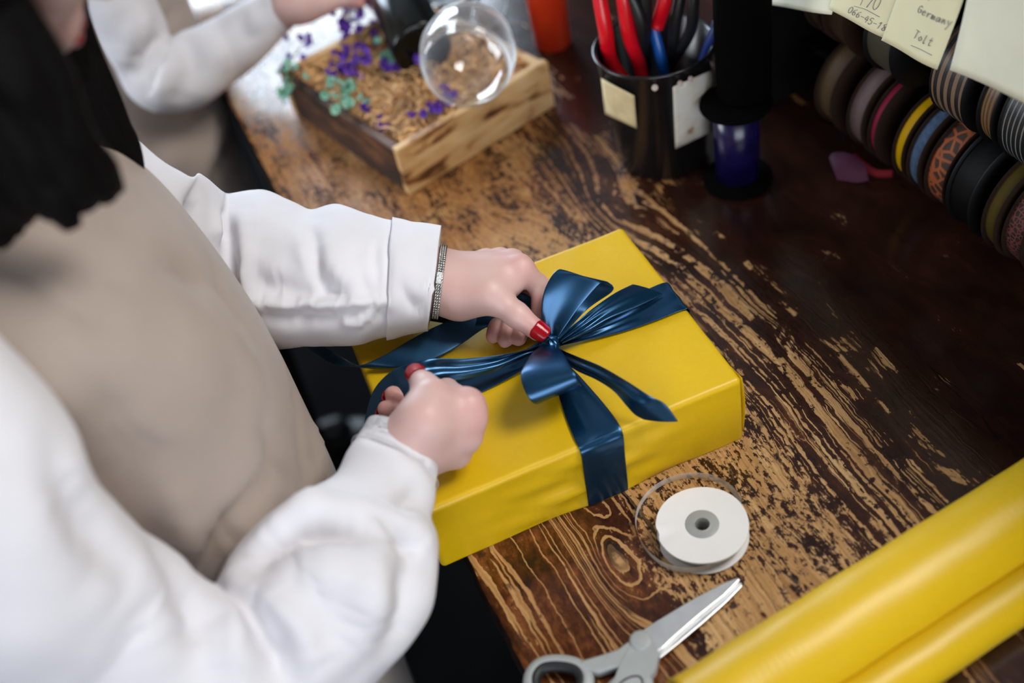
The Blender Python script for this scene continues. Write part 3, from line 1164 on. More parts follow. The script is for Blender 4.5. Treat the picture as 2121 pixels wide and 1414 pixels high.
def creases(G, folds, closed_v=True, gain=1.35):
    """folds: ((px,py) polyline, width, amplitude): ridges (+) and valleys (-) of the cloth, laid on the surface where the photo shows them."""
    G = G.copy()
    N = gnormals(G, closed_v)
    face = np.sum(N * (CO - G), axis=2) > 0
    pxy = to_px(G)
    disp = np.zeros(G.shape[:2])
    for line, w, amp in folds:
        pts = cr(np.array(line, float), max(2, 6 * (len(line) - 1) + 1))
        P3 = []
        for p in pts:
            d = np.sum((pxy - p) ** 2, axis=2) + np.where(face, 0, 1e7)
            P3.append(G.reshape(-1, 3)[np.argmin(d)])
        P3 = np.array(P3)
        dist = np.full(G.shape[:2], 9.0)
        ends = np.zeros(G.shape[:2])
        for i in range(len(P3) - 1):
            a, b = P3[i], P3[i + 1]
            ba = b - a
            t = np.clip(((G - a) @ ba) / (ba @ ba + 1e-12), 0, 1)
            dd = np.linalg.norm(G - a - t[..., None] * ba, axis=-1)
            u = (i + t) / (len(P3) - 1)
            cl = dd < dist
            dist = np.where(cl, dd, dist)
            ends = np.where(cl, np.sin(PI * np.clip(.12 + .76 * u, 0, 1)), ends)
        disp += gain * amp * ends * np.exp(-(dist / w) ** 2)
    return G + N * disp[..., None]


def rumple(G, amp, sc, seed=0, closed_v=True, aniso=(1, 1, 1)):
    N = gnormals(G, closed_v)
    D = np.array([[nz(p * np.array(aniso), sc, seed) + .5 * nz(p * np.array(aniso), sc * 2.3, seed + 5) for p in row] for row in G])
    return G + N * (D * amp)[..., None]


def torso_rings(tab, cy, nz_=60, n=90, grow_=0.0, p=2.35, a0=0.0, a1=2 * PI, endpoint=False, z0=None, z1=None):
    """tab rows: z, front x, half depth, half width."""
    T = np.array(tab)
    zs = np.linspace(T[0, 0] if z0 is None else z0, T[-1, 0] if z1 is None else z1, nz_)
    fx, ax_, ay_ = (np.interp(zs, T[:, 0], T[:, i]) for i in (1, 2, 3))
    ker = np.array([1, 2, 3, 2, 1]) / 9.0
    sm = lambda q: np.convolve(np.pad(q, 2, mode='edge'), ker, 'valid')
    fx, ax_, ay_ = sm(fx), sm(ax_), sm(ay_)
    G = []
    for z, f, a, b in zip(zs, fx, ax_, ay_):
        row = []
        for t in np.linspace(a0, a1, n, endpoint=endpoint):
            c, s = math.cos(t), math.sin(t)
            e = 2 / p
            row.append((f - a + (a + grow_) * math.copysign(abs(c) ** e, c), cy + (b + grow_) * math.copysign(abs(s) ** e, s), z))
        G.append(row)
    return np.array(G)


# ---- a head with a face
def head_prims(c, f, u):
    f = np.array(f, float); f /= np.linalg.norm(f)
    u = np.array(u, float); u -= f * (u @ f); u /= np.linalg.norm(u)
    r = np.cross(f, u)
    Rm = np.stack([f, r, u], 1)
    q = lambda a, b, d: np.array(c) + f * a + r * b + u * d
    P = [EL(q(-.012, 0, .03), Rm, (.092, .073, .09), .03), EL(q(.028, 0, -.035), Rm, (.058, .056, .072), .03),
         RC(q(.066, 0, -.094), .016, q(.060, 0, -.09), .018, .02)]
    for s in (-1, 1):
        P += [RC(q(-.005, s * .050, -.055), .015, q(.055, s * .014, -.092), .014, .02), EL(q(.058, s * .036, -.022), Rm, (.022, .022, .02), .02),
              RC(q(.096, s * .010, -.031), .006, q(.088, s * .012, -.031), .006, .006), EL(q(-.012, s * .072, -.012), Rm, (.018, .007, .03), .006)]
    P += [RC(q(.086, 0, .012), .007, q(.108, 0, -.024), .0095, .012), EL(q(.076, 0, .027), Rm, (.014, .048, .011), .02), EL(q(.080, 0, -.060), Rm, (.012, .026, .018), .014)]
    return P, q, Rm


def face_parts(root, q, Rm, lip=True):
    f, r, u = Rm[:, 0], Rm[:, 1], Rm[:, 2]
    for s in (-1, 1):
        m = MB()
        ring = lathe([(.0001, .0118), (.005, .0108), (.009, .0078), (.0118, .002), (.0118, -.002)], 20, axis=f, origin=q(.0715, s * .031, .008))
        e = obj('eye', *ring, M_eye, root)
        obj('iris', *lathe([(.0001, .0124), (.0045, .0119), (.0056, .0108)], 16, axis=f, origin=q(.0715, s * .031, .008)), M_iris, e)
        obj('eyebrow', *tube([q(.089, s * .014, .027), q(.088, s * .030, .034), q(.076, s * .048, .030)], [.0022, .003, .0012], 8, flat=.6), M_hair, root)
    lp = MB()
    for (dz, h, d) in ((.0035, .0055, .0895), (-.0055, .0068, .0895)):
        pts = [q(d - .55 * (w / .026) ** 2 * .022, w, -.060 + dz * (1 - (w / .026) ** 2)) for w in np.linspace(-.0245, .0245, 17)]
        rad = [max(.0006, h * math.sqrt(max(0, 1 - (w / .0255) ** 2))) for w in np.linspace(-.0245, .0245, 17)]
        lp.add(tube(pts, rad, 12, flat=1.0, up=u))
    obj('lips', *lp.get(), M_lip, root, label='red lips')


# ================================================================== the woman wrapping the gift
p1 = thing('person', 'person in white shirt and beige apron tying the blue bow on the yellow box', 'person', (-.44, .17, -TZ))
RSC = [(at(*p) + at(*q)) / 2 for p, q in (((690, 995, .124), (886, 1078, .100)), ((560, 1085, .124), (904, 1185, .096)), ((462, 1212, .124), (825, 1345, .090)), ((440, 1236, .128), (735, 1440, .088)),
                                          ((425, 1232, .138), (590, 1530, .092)), ((385, 1196, .152), (430, 1560, .112)), ((335, 1150, .170), (270, 1550, .140)), ((250, 1085, .205), (70, 1490, .185)), ((176, 990, .258), (-85, 1420, .235)), ((150, 900, .296), (-230, 1290, .272)), ((85, 800, .330), (-330, 1120, .305)))]
# left hand: pinching the bow between thumb and forefinger
LW = at(900, 580, .124)
l_mcp = [at(1076, 556, .126), at(1060, 544, .119), at(1036, 540, .110), at(1008, 540, .100)]
l_th = [at(955, 612, .120), at(1014, 610, .124), at(1070, 652, .112), at(1114, 685, .1005)]
l_fi = [[l_mcp[0], at(1116, 590, .104), at(1122, 636, .094), at(1112, 676, .088)],
        [l_mcp[1], at(1098, 590, .088), at(1090, 655, .0815), at(1074, 700, .081)],
        [l_mcp[2], at(1070, 592, .085), at(1060, 652, .080), at(1046, 704, .0795)],
        [l_mcp[3], at(1040, 595, .083), at(1034, 648, .0785), at(1021, 696, .0785)]]
# right hand: a loose fist drawing the ribbon out, thumb on top
RWr = at(834, 938, .1145)
r_mcp = [at(970, 838, .130), at(974, 868, .121), at(966, 905, .108), at(945, 940, .094)]
r_th = [at(878, 868, .138), at(893, 826, .142), at(880, 800, .138), at(867, 783, .133)]
r_fi = [[r_mcp[0], at(926, 808, .112), at(890, 806, .103), at(868, 796, .108)],
        [r_mcp[1], at(934, 834, .099), at(858, 830, .092), at(814, 816, .102)],
        [r_mcp[2], at(922, 864, .089), at(846, 858, .088), at(799, 846, .096)],
        [r_mcp[3], at(905, 900, .082), at(850, 885, .0815), at(812, 868, .084)]]
FR = [.0102, .0088, .0080, .0068]
TR = [.0150, .0122, .0100, .0085]
LE, LS = at(430, 565, .135), np.array([-.475, .345, .325])
RE, RS = (at(440, 1236, .128) + at(735, 1440, .088)) / 2, (at(85, 800, .330) + at(-330, 1120, .305)) / 2
HF, HU = (.76, 0, -.65), (.65, 0, .76)
mouth = aty(158, 44, .150)
_f = np.array(HF); _u = np.array(HU)
HC = mouth - _f * .090 + _u * .058
hp, hq, HR = head_prims(HC, HF, HU)
base = hp + [RC(hq(-.035, 0, -.045), .050, (-.475, .18, .36), .052, .04)]
base += [RC((-.475, .18, .335), .045, LS, .042, .03), RC((-.475, .18, .325), .045, RS, .040, .03)]
I3 = np.eye(3)
base += [EL((-.45, .175, .20), I3, (.088, .130, .14), .05), EL((-.435, .17, .02), I3, (.088, .125, .16), .06), EL((-.45, .17, -.13), I3, (.10, .15, .12), .06)]
for yy in (.095, .255):
    base += [RC((-.45, yy, -.15), .075, (-.45, yy, -.48), .052, .04), RC((-.45, yy, -.48), .05, (-.455, yy, -.83), .036, .03)]
base += arm_prims(LS, LE, LW) + limb(RSC, RWr, [.029, .031, .033, .034, .034, .035, .035, .035, .035, .034, .034])
base += palm_prims(LW, l_mcp, l_th[0]) + palm_prims(RWr, r_mcp, r_th[0], r0=.0150, sp=.14)
# ball of the thumb and the web to the forefinger
base += [RC(l_th[0], .0165, l_th[1], .0118, .016), RC(l_th[1], .010, l_mcp[0] * .6 + l_th[1] * .4 - np.array([0, 0, .008]), .008, .018),
         RC(r_th[0], .0165, r_th[1], .0118, .014), RC(r_th[1] - np.array([0, 0, .004]), .010, r_mcp[0] * .6 + r_th[1] * .4 - np.array([0, 0, .008]), .009, .016)]


def chains(th, fi):
    out = [finger(th[1:], [.0118, .0098, .0084], .006)]
    for i, f in enumerate(fi):
        s = (1.0, 1.0, .98, .92)[i]
        out.append(finger(f, [r * s for r in FR], .004))
    return out


VQ = grow(base, chains(l_th, l_fi) + chains(r_th, r_fi), h=.0020, kb=.009, kt=.0012)
body = obj('body', *VQ, M_skin, p1)
tips = [f[-1] for f in l_fi + r_fi] + [f[-2] for f in l_fi + r_fi] + [l_th[-1], r_th[-1], r_mcp[0], r_mcp[1], l_mcp[0]]
blush(body, tips, .013)
face_parts(p1, hq, HR)
camdir = lambda p: (CO - np.array(p))
nl = lambda tip, prev, up, r, **k: obj('fingernail', *nail(tip, np.array(tip) - np.array(prev), up, r, **k), M_nail, p1, label='red painted fingernail', mods=(solidify(.0007, 1),))
nl(l_th[3], l_th[2], camdir(l_th[3]) + np.array([.12, 0, .1]), .0086, length=.0135, back=.0045)
nl(r_th[3], r_th[2], np.array([-.15, .25, 1.0]), .0086, length=.0125, back=.004)
for f, up in ((l_fi[0], (.6, .2, 1)), (r_fi[0], (-.3, .6, -1)), (r_fi[1], (-.9, .5, -.4)), (r_fi[2], (-.9, .4, -.4)), (r_fi[3], (-.9, .3, -.5))):
    nl(f[3], f[2], up, .0066, length=.010, back=.003)

# ---- shirt: trunk and two sleeves
TAB = [(-.20, -.345, .125, .170), (-.12, -.338, .125, .172), (0.0, -.333, .112, .158), (.10, -.331, .112, .156), (.18, -.334, .116, .158), (.23, -.341, .112, .162), (.27, -.350, .102, .166),
       (.30, -.362, .092, .166), (.326, -.376, .080, .158), (.345, -.400, .064, .125), (.36, -.425, .050, .085), (.372, -.432, .046, .060)]
CY = .17
shirt = MB()
shirt.add(grid(rumple(torso_rings([(z, f - .004, a - .003, b - .009) for z, f, a, b in TAB], CY, 60, 90), .002, 14, 3), closed_v=True))
LSL = [  # left sleeve, cuff to shoulder
    (at(909, 503, .122), at(889, 656, .122), .84), (at(880, 499, .122), at(866, 657, .122), .84), (at(806, 489, .123), at(797, 668, .122), .84), (at(760, 478, .126), at(742, 684, .122), .8), (at(700, 463, .128), at(690, 685, .124), .8),
    (at(640, 470, .130), at(625, 691, .124), .8), (at(585, 452, .132), at(570, 692, .126), .8), (at(535, 438, .134), at(515, 690, .128), .8), (at(472, 438, .142), at(455, 690, .130), .75),
    (at(452, 432, .160), at(395, 640, .160), .8), (at(400, 402, .190), at(320, 600, .195), .85), (at(330, 385, .230), at(220, 560, .240), .9), (np.array([-.415, .40, .33]), np.array([-.445, .28, .30]), .9), (np.array([-.46, .345, .385]), np.array([-.47, .29, .25]), .95)]
LG = stations(LSL, 16, 110, view=True)
LG = rumple(LG, .0022, 26, 1)
LG = creases(LG, gain=1.15, folds=[
    ([(464, 452), (470, 480), (478, 560), (488, 620), (492, 660)], .006, -.011), ([(452, 440), (455, 500), (462, 560)], .008, .005),
    ([(498, 450), (505, 500), (503, 560), (497, 640)], .008, .006), ([(500, 490), (520, 560), (560, 590), (610, 570)], .010, -.005),
    ([(640, 474), (652, 510), (656, 560), (680, 600), (706, 620)], .007, -.0065), ([(615, 480), (628, 520), (632, 570)], .010, .004), ([(668, 500), (690, 540), (720, 575)], .013, .005),
    ([(505, 628), (560, 634), (640, 632), (700, 631), (760, 625), (797, 620)], .0045, .0065), ([(540, 655), (620, 655), (700, 655), (780, 650)], .008, -.0055), ([(520, 610), (580, 600), (650, 610), (720, 605)], .009, -.004),
    ([(690, 640), (725, 668), (760, 655), (790, 628)], .005, .005), ([(745, 560), (760, 600), (785, 640)], .006, -.003), ([(780, 500), (776, 540), (786, 600)], .005, -.002),
    ([(400, 415), (398, 450), (385, 500)], .012, -.006), ([(360, 440), (380, 500), (420, 560)], .010, .006), ([(440, 500), (452, 520), (458, 580)], .006, -.004),
    ([(805, 492), (806, 540), (803, 600), (799, 660)], .0034, -.0022),
    ([(830, 590), (850, 625), (870, 640)], .006, -.003), ([(840, 610), (880, 600), (890, 590)], .005, .002)])
shirt.add(grid(LG, closed_v=True))
RSL = [  # right sleeve, cuff to elbow to shoulder
    (at(762, 880, .125), at(911, 962, .104), .86), (at(746, 906, .125), at(905, 988, .103), .86), (at(720, 946, .124), at(898, 1030, .102), .94), (at(690, 995, .124), at(886, 1078, .100), .92), (at(630, 1035, .124), at(900, 1122, .098), .9), (at(560, 1085, .124), at(904, 1185, .096), .9),
    (at(500, 1145, .124), at(880, 1270, .094), .9), (at(462, 1212, .124), at(825, 1345, .090), .9), (at(440, 1236, .128), at(735, 1440, .088), .9), (at(425, 1232, .138), at(590, 1530, .092), .9),
    (at(385, 1196, .152), at(430, 1560, .112), .85), (at(335, 1150, .170), at(270, 1550, .140), .85), (at(250, 1085, .205), at(70, 1490, .185), .85), (at(176, 990, .258), at(-85, 1420, .235), .85), (at(150, 900, .296), at(-230, 1290, .272), .85), (at(85, 800, .330), at(-330, 1120, .305), .85), (at(0, 700, .356), at(-420, 960, .335), .85), (at(-110, 600, .372), at(-480, 830, .350), .8)]
RG = stations(RSL, 14, 120)
RG = rumple(RG, .003, 18, 7)
RG = creases(RG, [
    ([(755, 905), (800, 918), (860, 945), (897, 985)], .004, -.0022), ([(548, 1165), (580, 1125), (630, 1102), (700, 1106), (770, 1120)], .010, -.0075), ([(540, 1120), (620, 1070), (720, 1060), (800, 1075), (870, 1095)], .012, .0055),
    ([(770, 1110), (778, 1180), (765, 1260), (730, 1340)], .014, .006), ([(820, 1090), (850, 1130), (880, 1160)], .012, -.006), ([(800, 1190), (850, 1240), (815, 1330)], .014, -.006),
    ([(462, 1225), (520, 1270), (570, 1330), (590, 1400)], .010, -.009), ([(450, 1240), (470, 1300), (490, 1400)], .014, .007), ([(530, 1240), (600, 1300), (650, 1390)], .014, .006),
    ([(330, 1200), (400, 1270), (425, 1350)], .016, -.007), ([(230, 1150), (310, 1230), (340, 1330)], .02, .006), ([(120, 960), (170, 1060), (230, 1150), (280, 1230)], .014, -.006),
    ([(690, 1010), (640, 1060), (560, 1110)], .010, .004), ([(620, 1200), (680, 1180), (720, 1200)], .02, .005), ([(860, 1010), (840, 1040), (800, 1050)], .008, -.003), ([(740, 1075), (790, 1085), (860, 1125)], .006, -.003), ([(500, 1160), (480, 1220), (500, 1280)], .012, .004)], gain=1.9)
shirt.add(grid(RG, closed_v=True))
obj('shirt', *shirt.get(), M_shirt, p1, mods=(solidify(.0012, -1),))
# the turned cuffs, stitched along their upper edge
def cuff(G, n, off, name='cuff'):
    Nn = gnormals(G, True)
    Q = G[:n] + Nn[:n] * off
    o = obj(name, *grid(Q, closed_v=True), M_shirt, p1, mods=(solidify(.0016, 1),))
    st = MB()
    ring = G[n - 2] + Nn[n - 2] * (off + .0014)
    for k in range(0, len(ring)):
        a, b = ring[k], ring[(k + 1) % len(ring)]
        for j in range(2):
            st.add(tube([a + (b - a) * (j / 2 + .08), a + (b - a) * (j / 2 + .36)], .00032, 5))
    obj('stitching', *st.get(), M_shirt, o)


cuff(LG, 32, .0012)
cuff(RG, 22, .0012)
# collar round the neck
cg = []
for t in np.linspace(0, 1, 5):
    cg.append([np.array([-.455, .18, .362]) + np.array([(.064 + .012 * t) * math.cos(a) + .01, (.066 + .010 * t) * math.sin(a), .040 * (1 - t) + .012 * t - .012 * math.cos(a)]) for a in np.linspace(.35, 2 * PI - .35, 40)])
obj('collar', *grid(cg), M_shirt, p1, mods=(solidify(.0016, 0),))

# ---- apron
ATAB = [(-.62, -.345, .14, .185), (-.40, -.338, .13, .180), (-.25, -.330, .125, .176), (-.12, -.325, .124, .174), (0.0, -.319, .114, .160), (.06, -.318, .113, .158), (.12, -.318, .114, .158), (.185, -.321, .117, .160), (.23, -.329, .113, .164), (.267, -.337, .106, .168),
        (.30, -.350, .098, .170), (.326, -.364, .090, .168), (.345, -.385, .076, .15), (.362, -.412, .06, .115), (.375, -.43, .05, .08)]
AG = torso_rings(ATAB, CY, 120, 150, .0015, a0=-2.35, a1=2.35, endpoint=True, z1=.372)
AG = rumple(AG, .0028, 9, 11, closed_v=False, aniso=(1, 1, .5))
AG = creases(AG, [
    ([(556, 975), (505, 1045), (445, 1125), (412, 1200)], .008, -.0055), ([(580, 1000), (525, 1075), (470, 1160)], .018, .003), ([(530, 880), (562, 940), (590, 1010)], .008, -.003), ([(600, 780), (622, 880), (625, 1000)], .008, -.0045), ([(640, 880), (655, 960), (650, 1010)], .007, .004),
    ([(460, 640), (500, 760), (520, 860)], .02, .004), ([(440, 560), (470, 640), (500, 720)], .008, -.003), ([(240, 575), (160, 620), (60, 672), (0, 705)], .008, -.0025),
    ([(330, 540), (390, 570), (420, 600)], .014, -.004), ([(350, 1000), (380, 1080), (400, 1160)], .012, .004), ([(300, 860), (260, 960), (280, 1060)], .03, -.004), ([(180, 740), (230, 840), (240, 920)], .02, -.003), ([(400, 620), (420, 740), (400, 860)], .03, .003)], closed_v=False, gain=2.0)
obj('apron', *grid(AG), M_apron, p1, mods=(solidify(.0016, 1),))
for s in (-1, 1):
    pts = [(-.43, CY + s * .085, .376), (-.48, CY + s * .075, .385), (-.53, CY + s * .05, .36), (-.56, CY + s * .0, .30), (-.565, CY - s * .06, .2), (-.555, CY - s * .11, .08)]
    c = cr(np.array(pts), 50)
    T, N, Bn = frames(c, (0, 1, 0))
    obj('apron_strap', *grid(np.stack([c + N * w for w in np.linspace(-.016, .016, 5)], 1)), M_apron, p1, mods=(solidify(.0016, 1),))

# ---- trousers and shoes
tr = MB()
for yy in (.095, .255):
    S = [(np.array([-.45 + .105, yy, .0]), np.array([-.45 - .105, yy, .0])), (np.array([-.45 + .098, yy, -.15]), np.array([-.45 - .10, yy, -.15])), (np.array([-.45 + .075, yy, -.45]), np.array([-.45 - .072, yy, -.45])), (np.array([-.45 + .062, yy, -.70]), np.array([-.45 - .062, yy, -.70])), (np.array([-.45 + .06, yy, -.885]), np.array([-.45 - .06, yy, -.885]))]
    tr.add(grid(rumple(stations(S, 8, 40, .82), .004, 12, int(yy * 100)), closed_v=True))
obj('trousers', *tr.get(), M_trouser, p1, mods=(solidify(.0012, 0),))
for yy in (.095, .255):
    obj('shoe', *grow([RC((-.475, yy, -.86), .036, (-.475, yy, -.885), .034), RC((-.47, yy, -.885), .034, (-.36, yy, -.893), .0265, .03), EL((-.41, yy, -.912), I3, (.115, .042, .008), .006)], h=.004), M_shoe, p1)

# ---- bracelet on the left wrist
M_silver = pmat('silver_mesh', (.55, .55, .53), rough=.25, metal=1.0, var=.1, vscale=900, bump=.5, bscale=1500)
wa = at(913, 580, .123) - LW
wax = (np.mean(l_mcp, 0) - LW); wax /= np.linalg.norm(wax)
WC = at(909, 577, .123)
wax0 = wax
wax = np.cross(at(909, 503, .122) - at(889, 656, .122), WC - CO); wax /= np.linalg.norm(wax)
if wax @ wax0 < 0: wax = -wax
uu = np.cross(wax, [0, 0, 1.0]); uu /= np.linalg.norm(uu)
vv = np.cross(uu, wax)
skin_v = VQ[0][np.abs((VQ[0] - WC) @ wax) < .004]
skin_v = skin_v[np.linalg.norm(skin_v - WC, axis=1) < .06]
ang = np.arctan2((skin_v - WC) @ vv, (skin_v - WC) @ uu)
rad = np.linalg.norm((skin_v - WC) - np.outer((skin_v - WC) @ wax, wax), axis=1)
tt_ = np.linspace(0, 2 * PI, 90, endpoint=False)
rr_ = np.array([rad[np.abs((ang - t + PI) % (2 * PI) - PI) < .12].max(initial=.02) for t in tt_])
rr_ = np.array([np.mean([rr_[(i + j) % 90] for j in (-3, -2, -1, 0, 1, 2, 3)]) for i in range(90)]) + .0012
brp = [WC + (uu * math.cos(t) + vv * math.sin(t)) * r for t, r in zip(tt_, rr_)]
bm_ = MB()
for i in range(90):
    for k in (-1, 0, 1):
        a, b = brp[i] + wax * .0018 * k, brp[(i + 1) % 90] + wax * (.0018 * k + .0012)
        bm_.add(tube([a, b], .0009, 6))
br = obj('bracelet', *bm_.get(), M_silver, p1, label='silver mesh bracelet')
ck = to_px(np.array(brp)); ci = int(np.argmin(np.sum((ck - np.array([911, 575])) ** 2, 1) + np.array([0 if (CO - p) @ (p - WC) > 0 else 1e6 for p in brp])))
cl = MB()
o_ = (brp[ci] - WC) / np.linalg.norm(brp[ci] - WC)
tng = np.cross(wax, o_)
cl.add(box(brp[ci] + o_ * .0006, (1, 1, 1), np.stack([wax * .0048, tng * .0095, o_ * .003], 1)))
obj('clasp', *cl.get(), M_silver, br, smooth=False, mods=(bevel(.0006, 2),))

# ---- hair: black, straight, falling over both sides of the face to the shoulders
def p_at(px_, py_, y): return aty(px_, py_, y)


hm = MB()
cap = grow([EL(HC + _u / np.linalg.norm(_u) * .036 - _f * .022, HR, (.095, .084, .092), .02), EL(HC - _f * .055 - _u * .02, HR, (.055, .078, .085), .03)], h=.004)
hm.add(cap)
rnd = random.Random(5)
front_near = [p_at(-70, -120, .060), p_at(-30, -30, .056), p_at(2, 45, .052), p_at(76, 160, .048), p_at(160, 288, .046), p_at(228, 405, .046)]
front_far = [p_at(100, -150, .240), p_at(122, -60, .250), p_at(152, 66, .252), p_at(200, 190, .25), p_at(255, 300, .245), p_at(275, 385, .235)]
for side, fr in ((-1, front_near), (1, front_far)):
    for k in range(48):
        t = k / 47.0
        back = np.array([-.50 - .045 * t, CY - .02 + side * (.085 - .06 * max(0, t - .5)), 0])
        crown = HC + _u * (.130 - .01 * t) + _f * (.045 - .12 * t) + np.array([0, side * .012, 0])
        temple = HC + _u * (.07 - .03 * t) + _f * (.06 - .15 * t) + np.array([0, side * (.084 - .05 * max(0, t - .75) * 2), 0])
        pts = [crown, temple]
        for i, q in enumerate(fr[1:]):
            b = np.array([back[0] + .02 * (i - 2) * (1 - t), back[1], q[2] - .02 * t])
            w = t ** .85
            pts.append(np.array(q) * (1 - w) + b * w + np.array([rnd.uniform(-.004, .004), rnd.uniform(-.006, .006), 0]))
        pts[-1] = pts[-1] + np.array([0, rnd.uniform(-.01, .01), rnd.uniform(-.006, .006)])
        c = cr(np.array(pts), 36)
        r = np.interp(np.linspace(0, 1, 36), [0, .2, .7, .93, 1], [.010, .016, .016, .013, .005])
        hm.add(tube(c, r, 10, flat=.75, up=(0, 1, 0)))
obj('hair', *hm.get(), M_hair, p1, label='straight black shoulder-length hair')

# ================================================================== the second person, further down the table
D2 = np.array([.072, .81, 0])
p2 = thing('person', 'blurred person in beige apron reaching over the straw-filled crate', 'person', (-.44 + D2[0], .17 + D2[1], -TZ))
W2 = aty(604, 4, .798)
m2 = [aty(688, -14, .803), aty(690, -26, .818), aty(684, -36, .833), aty(674, -44, .848)]
f2 = [[m2[0], aty(728, -20, .803), aty(757, -8, .798), aty(774, 14, .793)], [m2[1], aty(735, -30, .818), aty(768, -14, .813), aty(786, 12, .808)],
      [m2[2], aty(730, -38, .838), aty(766, -24, .833), aty(790, 2, .828)], [m2[3], aty(715, -46, .853), aty(748, -36, .853), aty(770, -12, .848)]]
t2 = [aty(630, 8, .790), aty(668, 8, .783), aty(712, -2, .780), aty(744, 6, .783)]
E2, S2 = aty(305, 152, .80), np.array([-.44, .845, .30])
E2L, S2L, W2L = np.array([-.40, 1.22, .10]), np.array([-.42, 1.145, .31]), np.array([-.20, 1.16, .055])
hp2, hq2, HR2 = head_prims(HC + D2 + np.array([.0, .02, .03]), (.80, -.25, -.55), (.55, -.17, .80))
b2 = hp2 + [RC(hq2(-.035, 0, -.045), .050, np.array([-.475, .18, .36]) + D2, .052, .04)]
b2 += [RC(np.array([-.475, .18, .335]) + D2, .045, S2, .04, .03), RC(np.array([-.475, .18, .335]) + D2, .045, S2L, .04, .03)]
b2 += [EL(np.array([-.45, .175, .20]) + D2, I3, (.085, .125, .14), .05), EL(np.array([-.435, .17, .02]) + D2, I3, (.085, .12, .16), .06), EL(np.array([-.45, .17, -.13]) + D2, I3, (.095, .145, .12), .06)]
for yy in (.095, .255):
    b2 += [RC(np.array([-.45, yy, -.15]) + D2, .075, np.array([-.45, yy, -.48]) + D2, .052, .04), RC(np.array([-.45, yy, -.48]) + D2, .05, np.array([-.455, yy, -.83]) + D2, .036, .03)]
S2C = [(aty(*p) + aty(*q)) / 2 for p, q in (((520, 2, .835), (545, 112, .792)), ((400, 60, .84), (430, 212, .79)), ((350, 76, .84), (352, 227, .785)), ((330, 84, .84), (296, 212, .785)), ((338, 70, .845), (258, 150, .79)), ((322, 40, .85), (226, 90, .795)), ((262, -70, .88), (165, -90, .815)))]
b2 += limb(S2C, W2, [.021, .024, .024, .022, .022, .026, .032]) + arm_prims(S2L, E2L, W2L) + palm_prims(W2, m2, t2[0])
v_ = np.array([.08, -.02, -.015])
mL = [W2L + v_ + np.array([.004, -.030, .004]), W2L + v_ + np.array([.008, -.010, .008]), W2L + v_ + np.array([.004, .010, .006]), W2L + v_ + np.array([-.004, .028, 0])]
fL = [[m, m + np.array([.036, -.004, -.006]), m + np.array([.055, -.006, -.020]), m + np.array([.066, -.007, -.032])] for m in mL]
tL = [W2L + np.array([.022, -.026, -.004]), W2L + np.array([.055, -.05, -.012]), W2L + np.array([.085, -.056, -.022]), W2L + np.array([.105, -.055, -.03])]
b2 += palm_prims(W2L, mL, tL[0]) + [RC(t2[0], .0165, t2[1], .0118, .016), RC(tL[0], .0165, tL[1], .0118, .016)]
body2 = obj('body', *grow(b2, chains(t2, f2) + chains(tL, fL), h=.0034, kb=.009, kt=.002), M_skin, p2)
blush(body2, [f[-1] for f in f2] + [t2[-1]] + m2, .02)
face_parts(p2, hq2, HR2)
sh2 = MB()
sh2.add(grid(rumple(torso_rings(TAB, CY, 50, 80), .004, 14, 23) + D2, closed_v=True))
S2G = [(aty(572, -26, .825), aty(595, 58, .785), .9), (aty(552, -10, .828), aty(575, 78, .788), .9), (aty(520, 2, .835), aty(545, 112, .792), .9), (aty(460, 34, .845), aty(492, 162, .80), .9), (aty(400, 60, .84), aty(430, 212, .79), .9),
       (aty(350, 76, .84), aty(352, 227, .785), .9), (aty(330, 84, .84), aty(296, 212, .785), .9), (aty(338, 70, .845), aty(258, 150, .79), .9), (aty(322, 40, .85), aty(226, 90, .795), .9), (aty(292, 0, .86), aty(196, 10, .80), .9), (aty(262, -70, .88), aty(165, -90, .815), .9), (aty(220, -150, .91), aty(140, -160, .83), .9)]
G2 = creases(rumple(stations(S2G, 9, 64), .003, 20, 31), [
    ([(345, 72), (320, 100), (275, 150)], .012, -.010), ([(345, 85), (350, 140), (340, 200)], .014, .006), ([(380, 80), (400, 130), (390, 190)], .012, -.005), ([(420, 70), (450, 110), (470, 130)], .014, .004), ([(300, 20), (285, 70), (280, 120)], .014, .004), ([(500, 30), (510, 70), (530, 95)], .012, -.004)])
sh2.add(grid(G2, closed_v=True))
SL2 = [(W2L + np.array([-.015, 0, .034]), W2L + np.array([-.015, 0, -.028])), (W2L * .5 + E2L * .5 + np.array([0, 0, .05]), W2L * .5 + E2L * .5 + np.array([0, 0, -.045])), (E2L + np.array([.01, 0, .05]), E2L + np.array([0, .02, -.055])), (E2L + np.array([.05, 0, .045]), E2L + np.array([-.05, .01, -.03])), (S2L * .5 + E2L * .5 + np.array([.055, 0, .01]), S2L * .5 + E2L * .5 + np.array([-.055, 0, -.01])), (S2L + np.array([.05, .01, .0]), S2L + np.array([-.05, .01, .0]))]
sh2.add(grid(rumple(stations(SL2, 9, 48, .9), .003, 20, 41), closed_v=True))
obj('shirt', *sh2.get(), M_shirt, p2, mods=(solidify(.0014, -1),))
A2 = torso_rings(ATAB, CY, 90, 120, .002, a0=-2.35, a1=2.35, endpoint=True, z0=-.30, z1=.372) + D2
A2 = creases(rumple(A2, .003, 9, 51, closed_v=False, aniso=(1, 1, .5)), [
    ([(500, 220), (470, 290), (440, 380)], .014, -.008), ([(490, 200), (455, 280), (420, 360)], .018, .006), ([(400, 230), (350, 270), (310, 330)], .02, -.005), ([(300, 300), (380, 330), (440, 340)], .025, .006), ([(380, 10), (350, 40), (330, 60)], .012, -.006)], closed_v=False)
obj('apron', *grid(A2), M_apron, p2, mods=(solidify(.0016, 1),))
tr2 = MB()
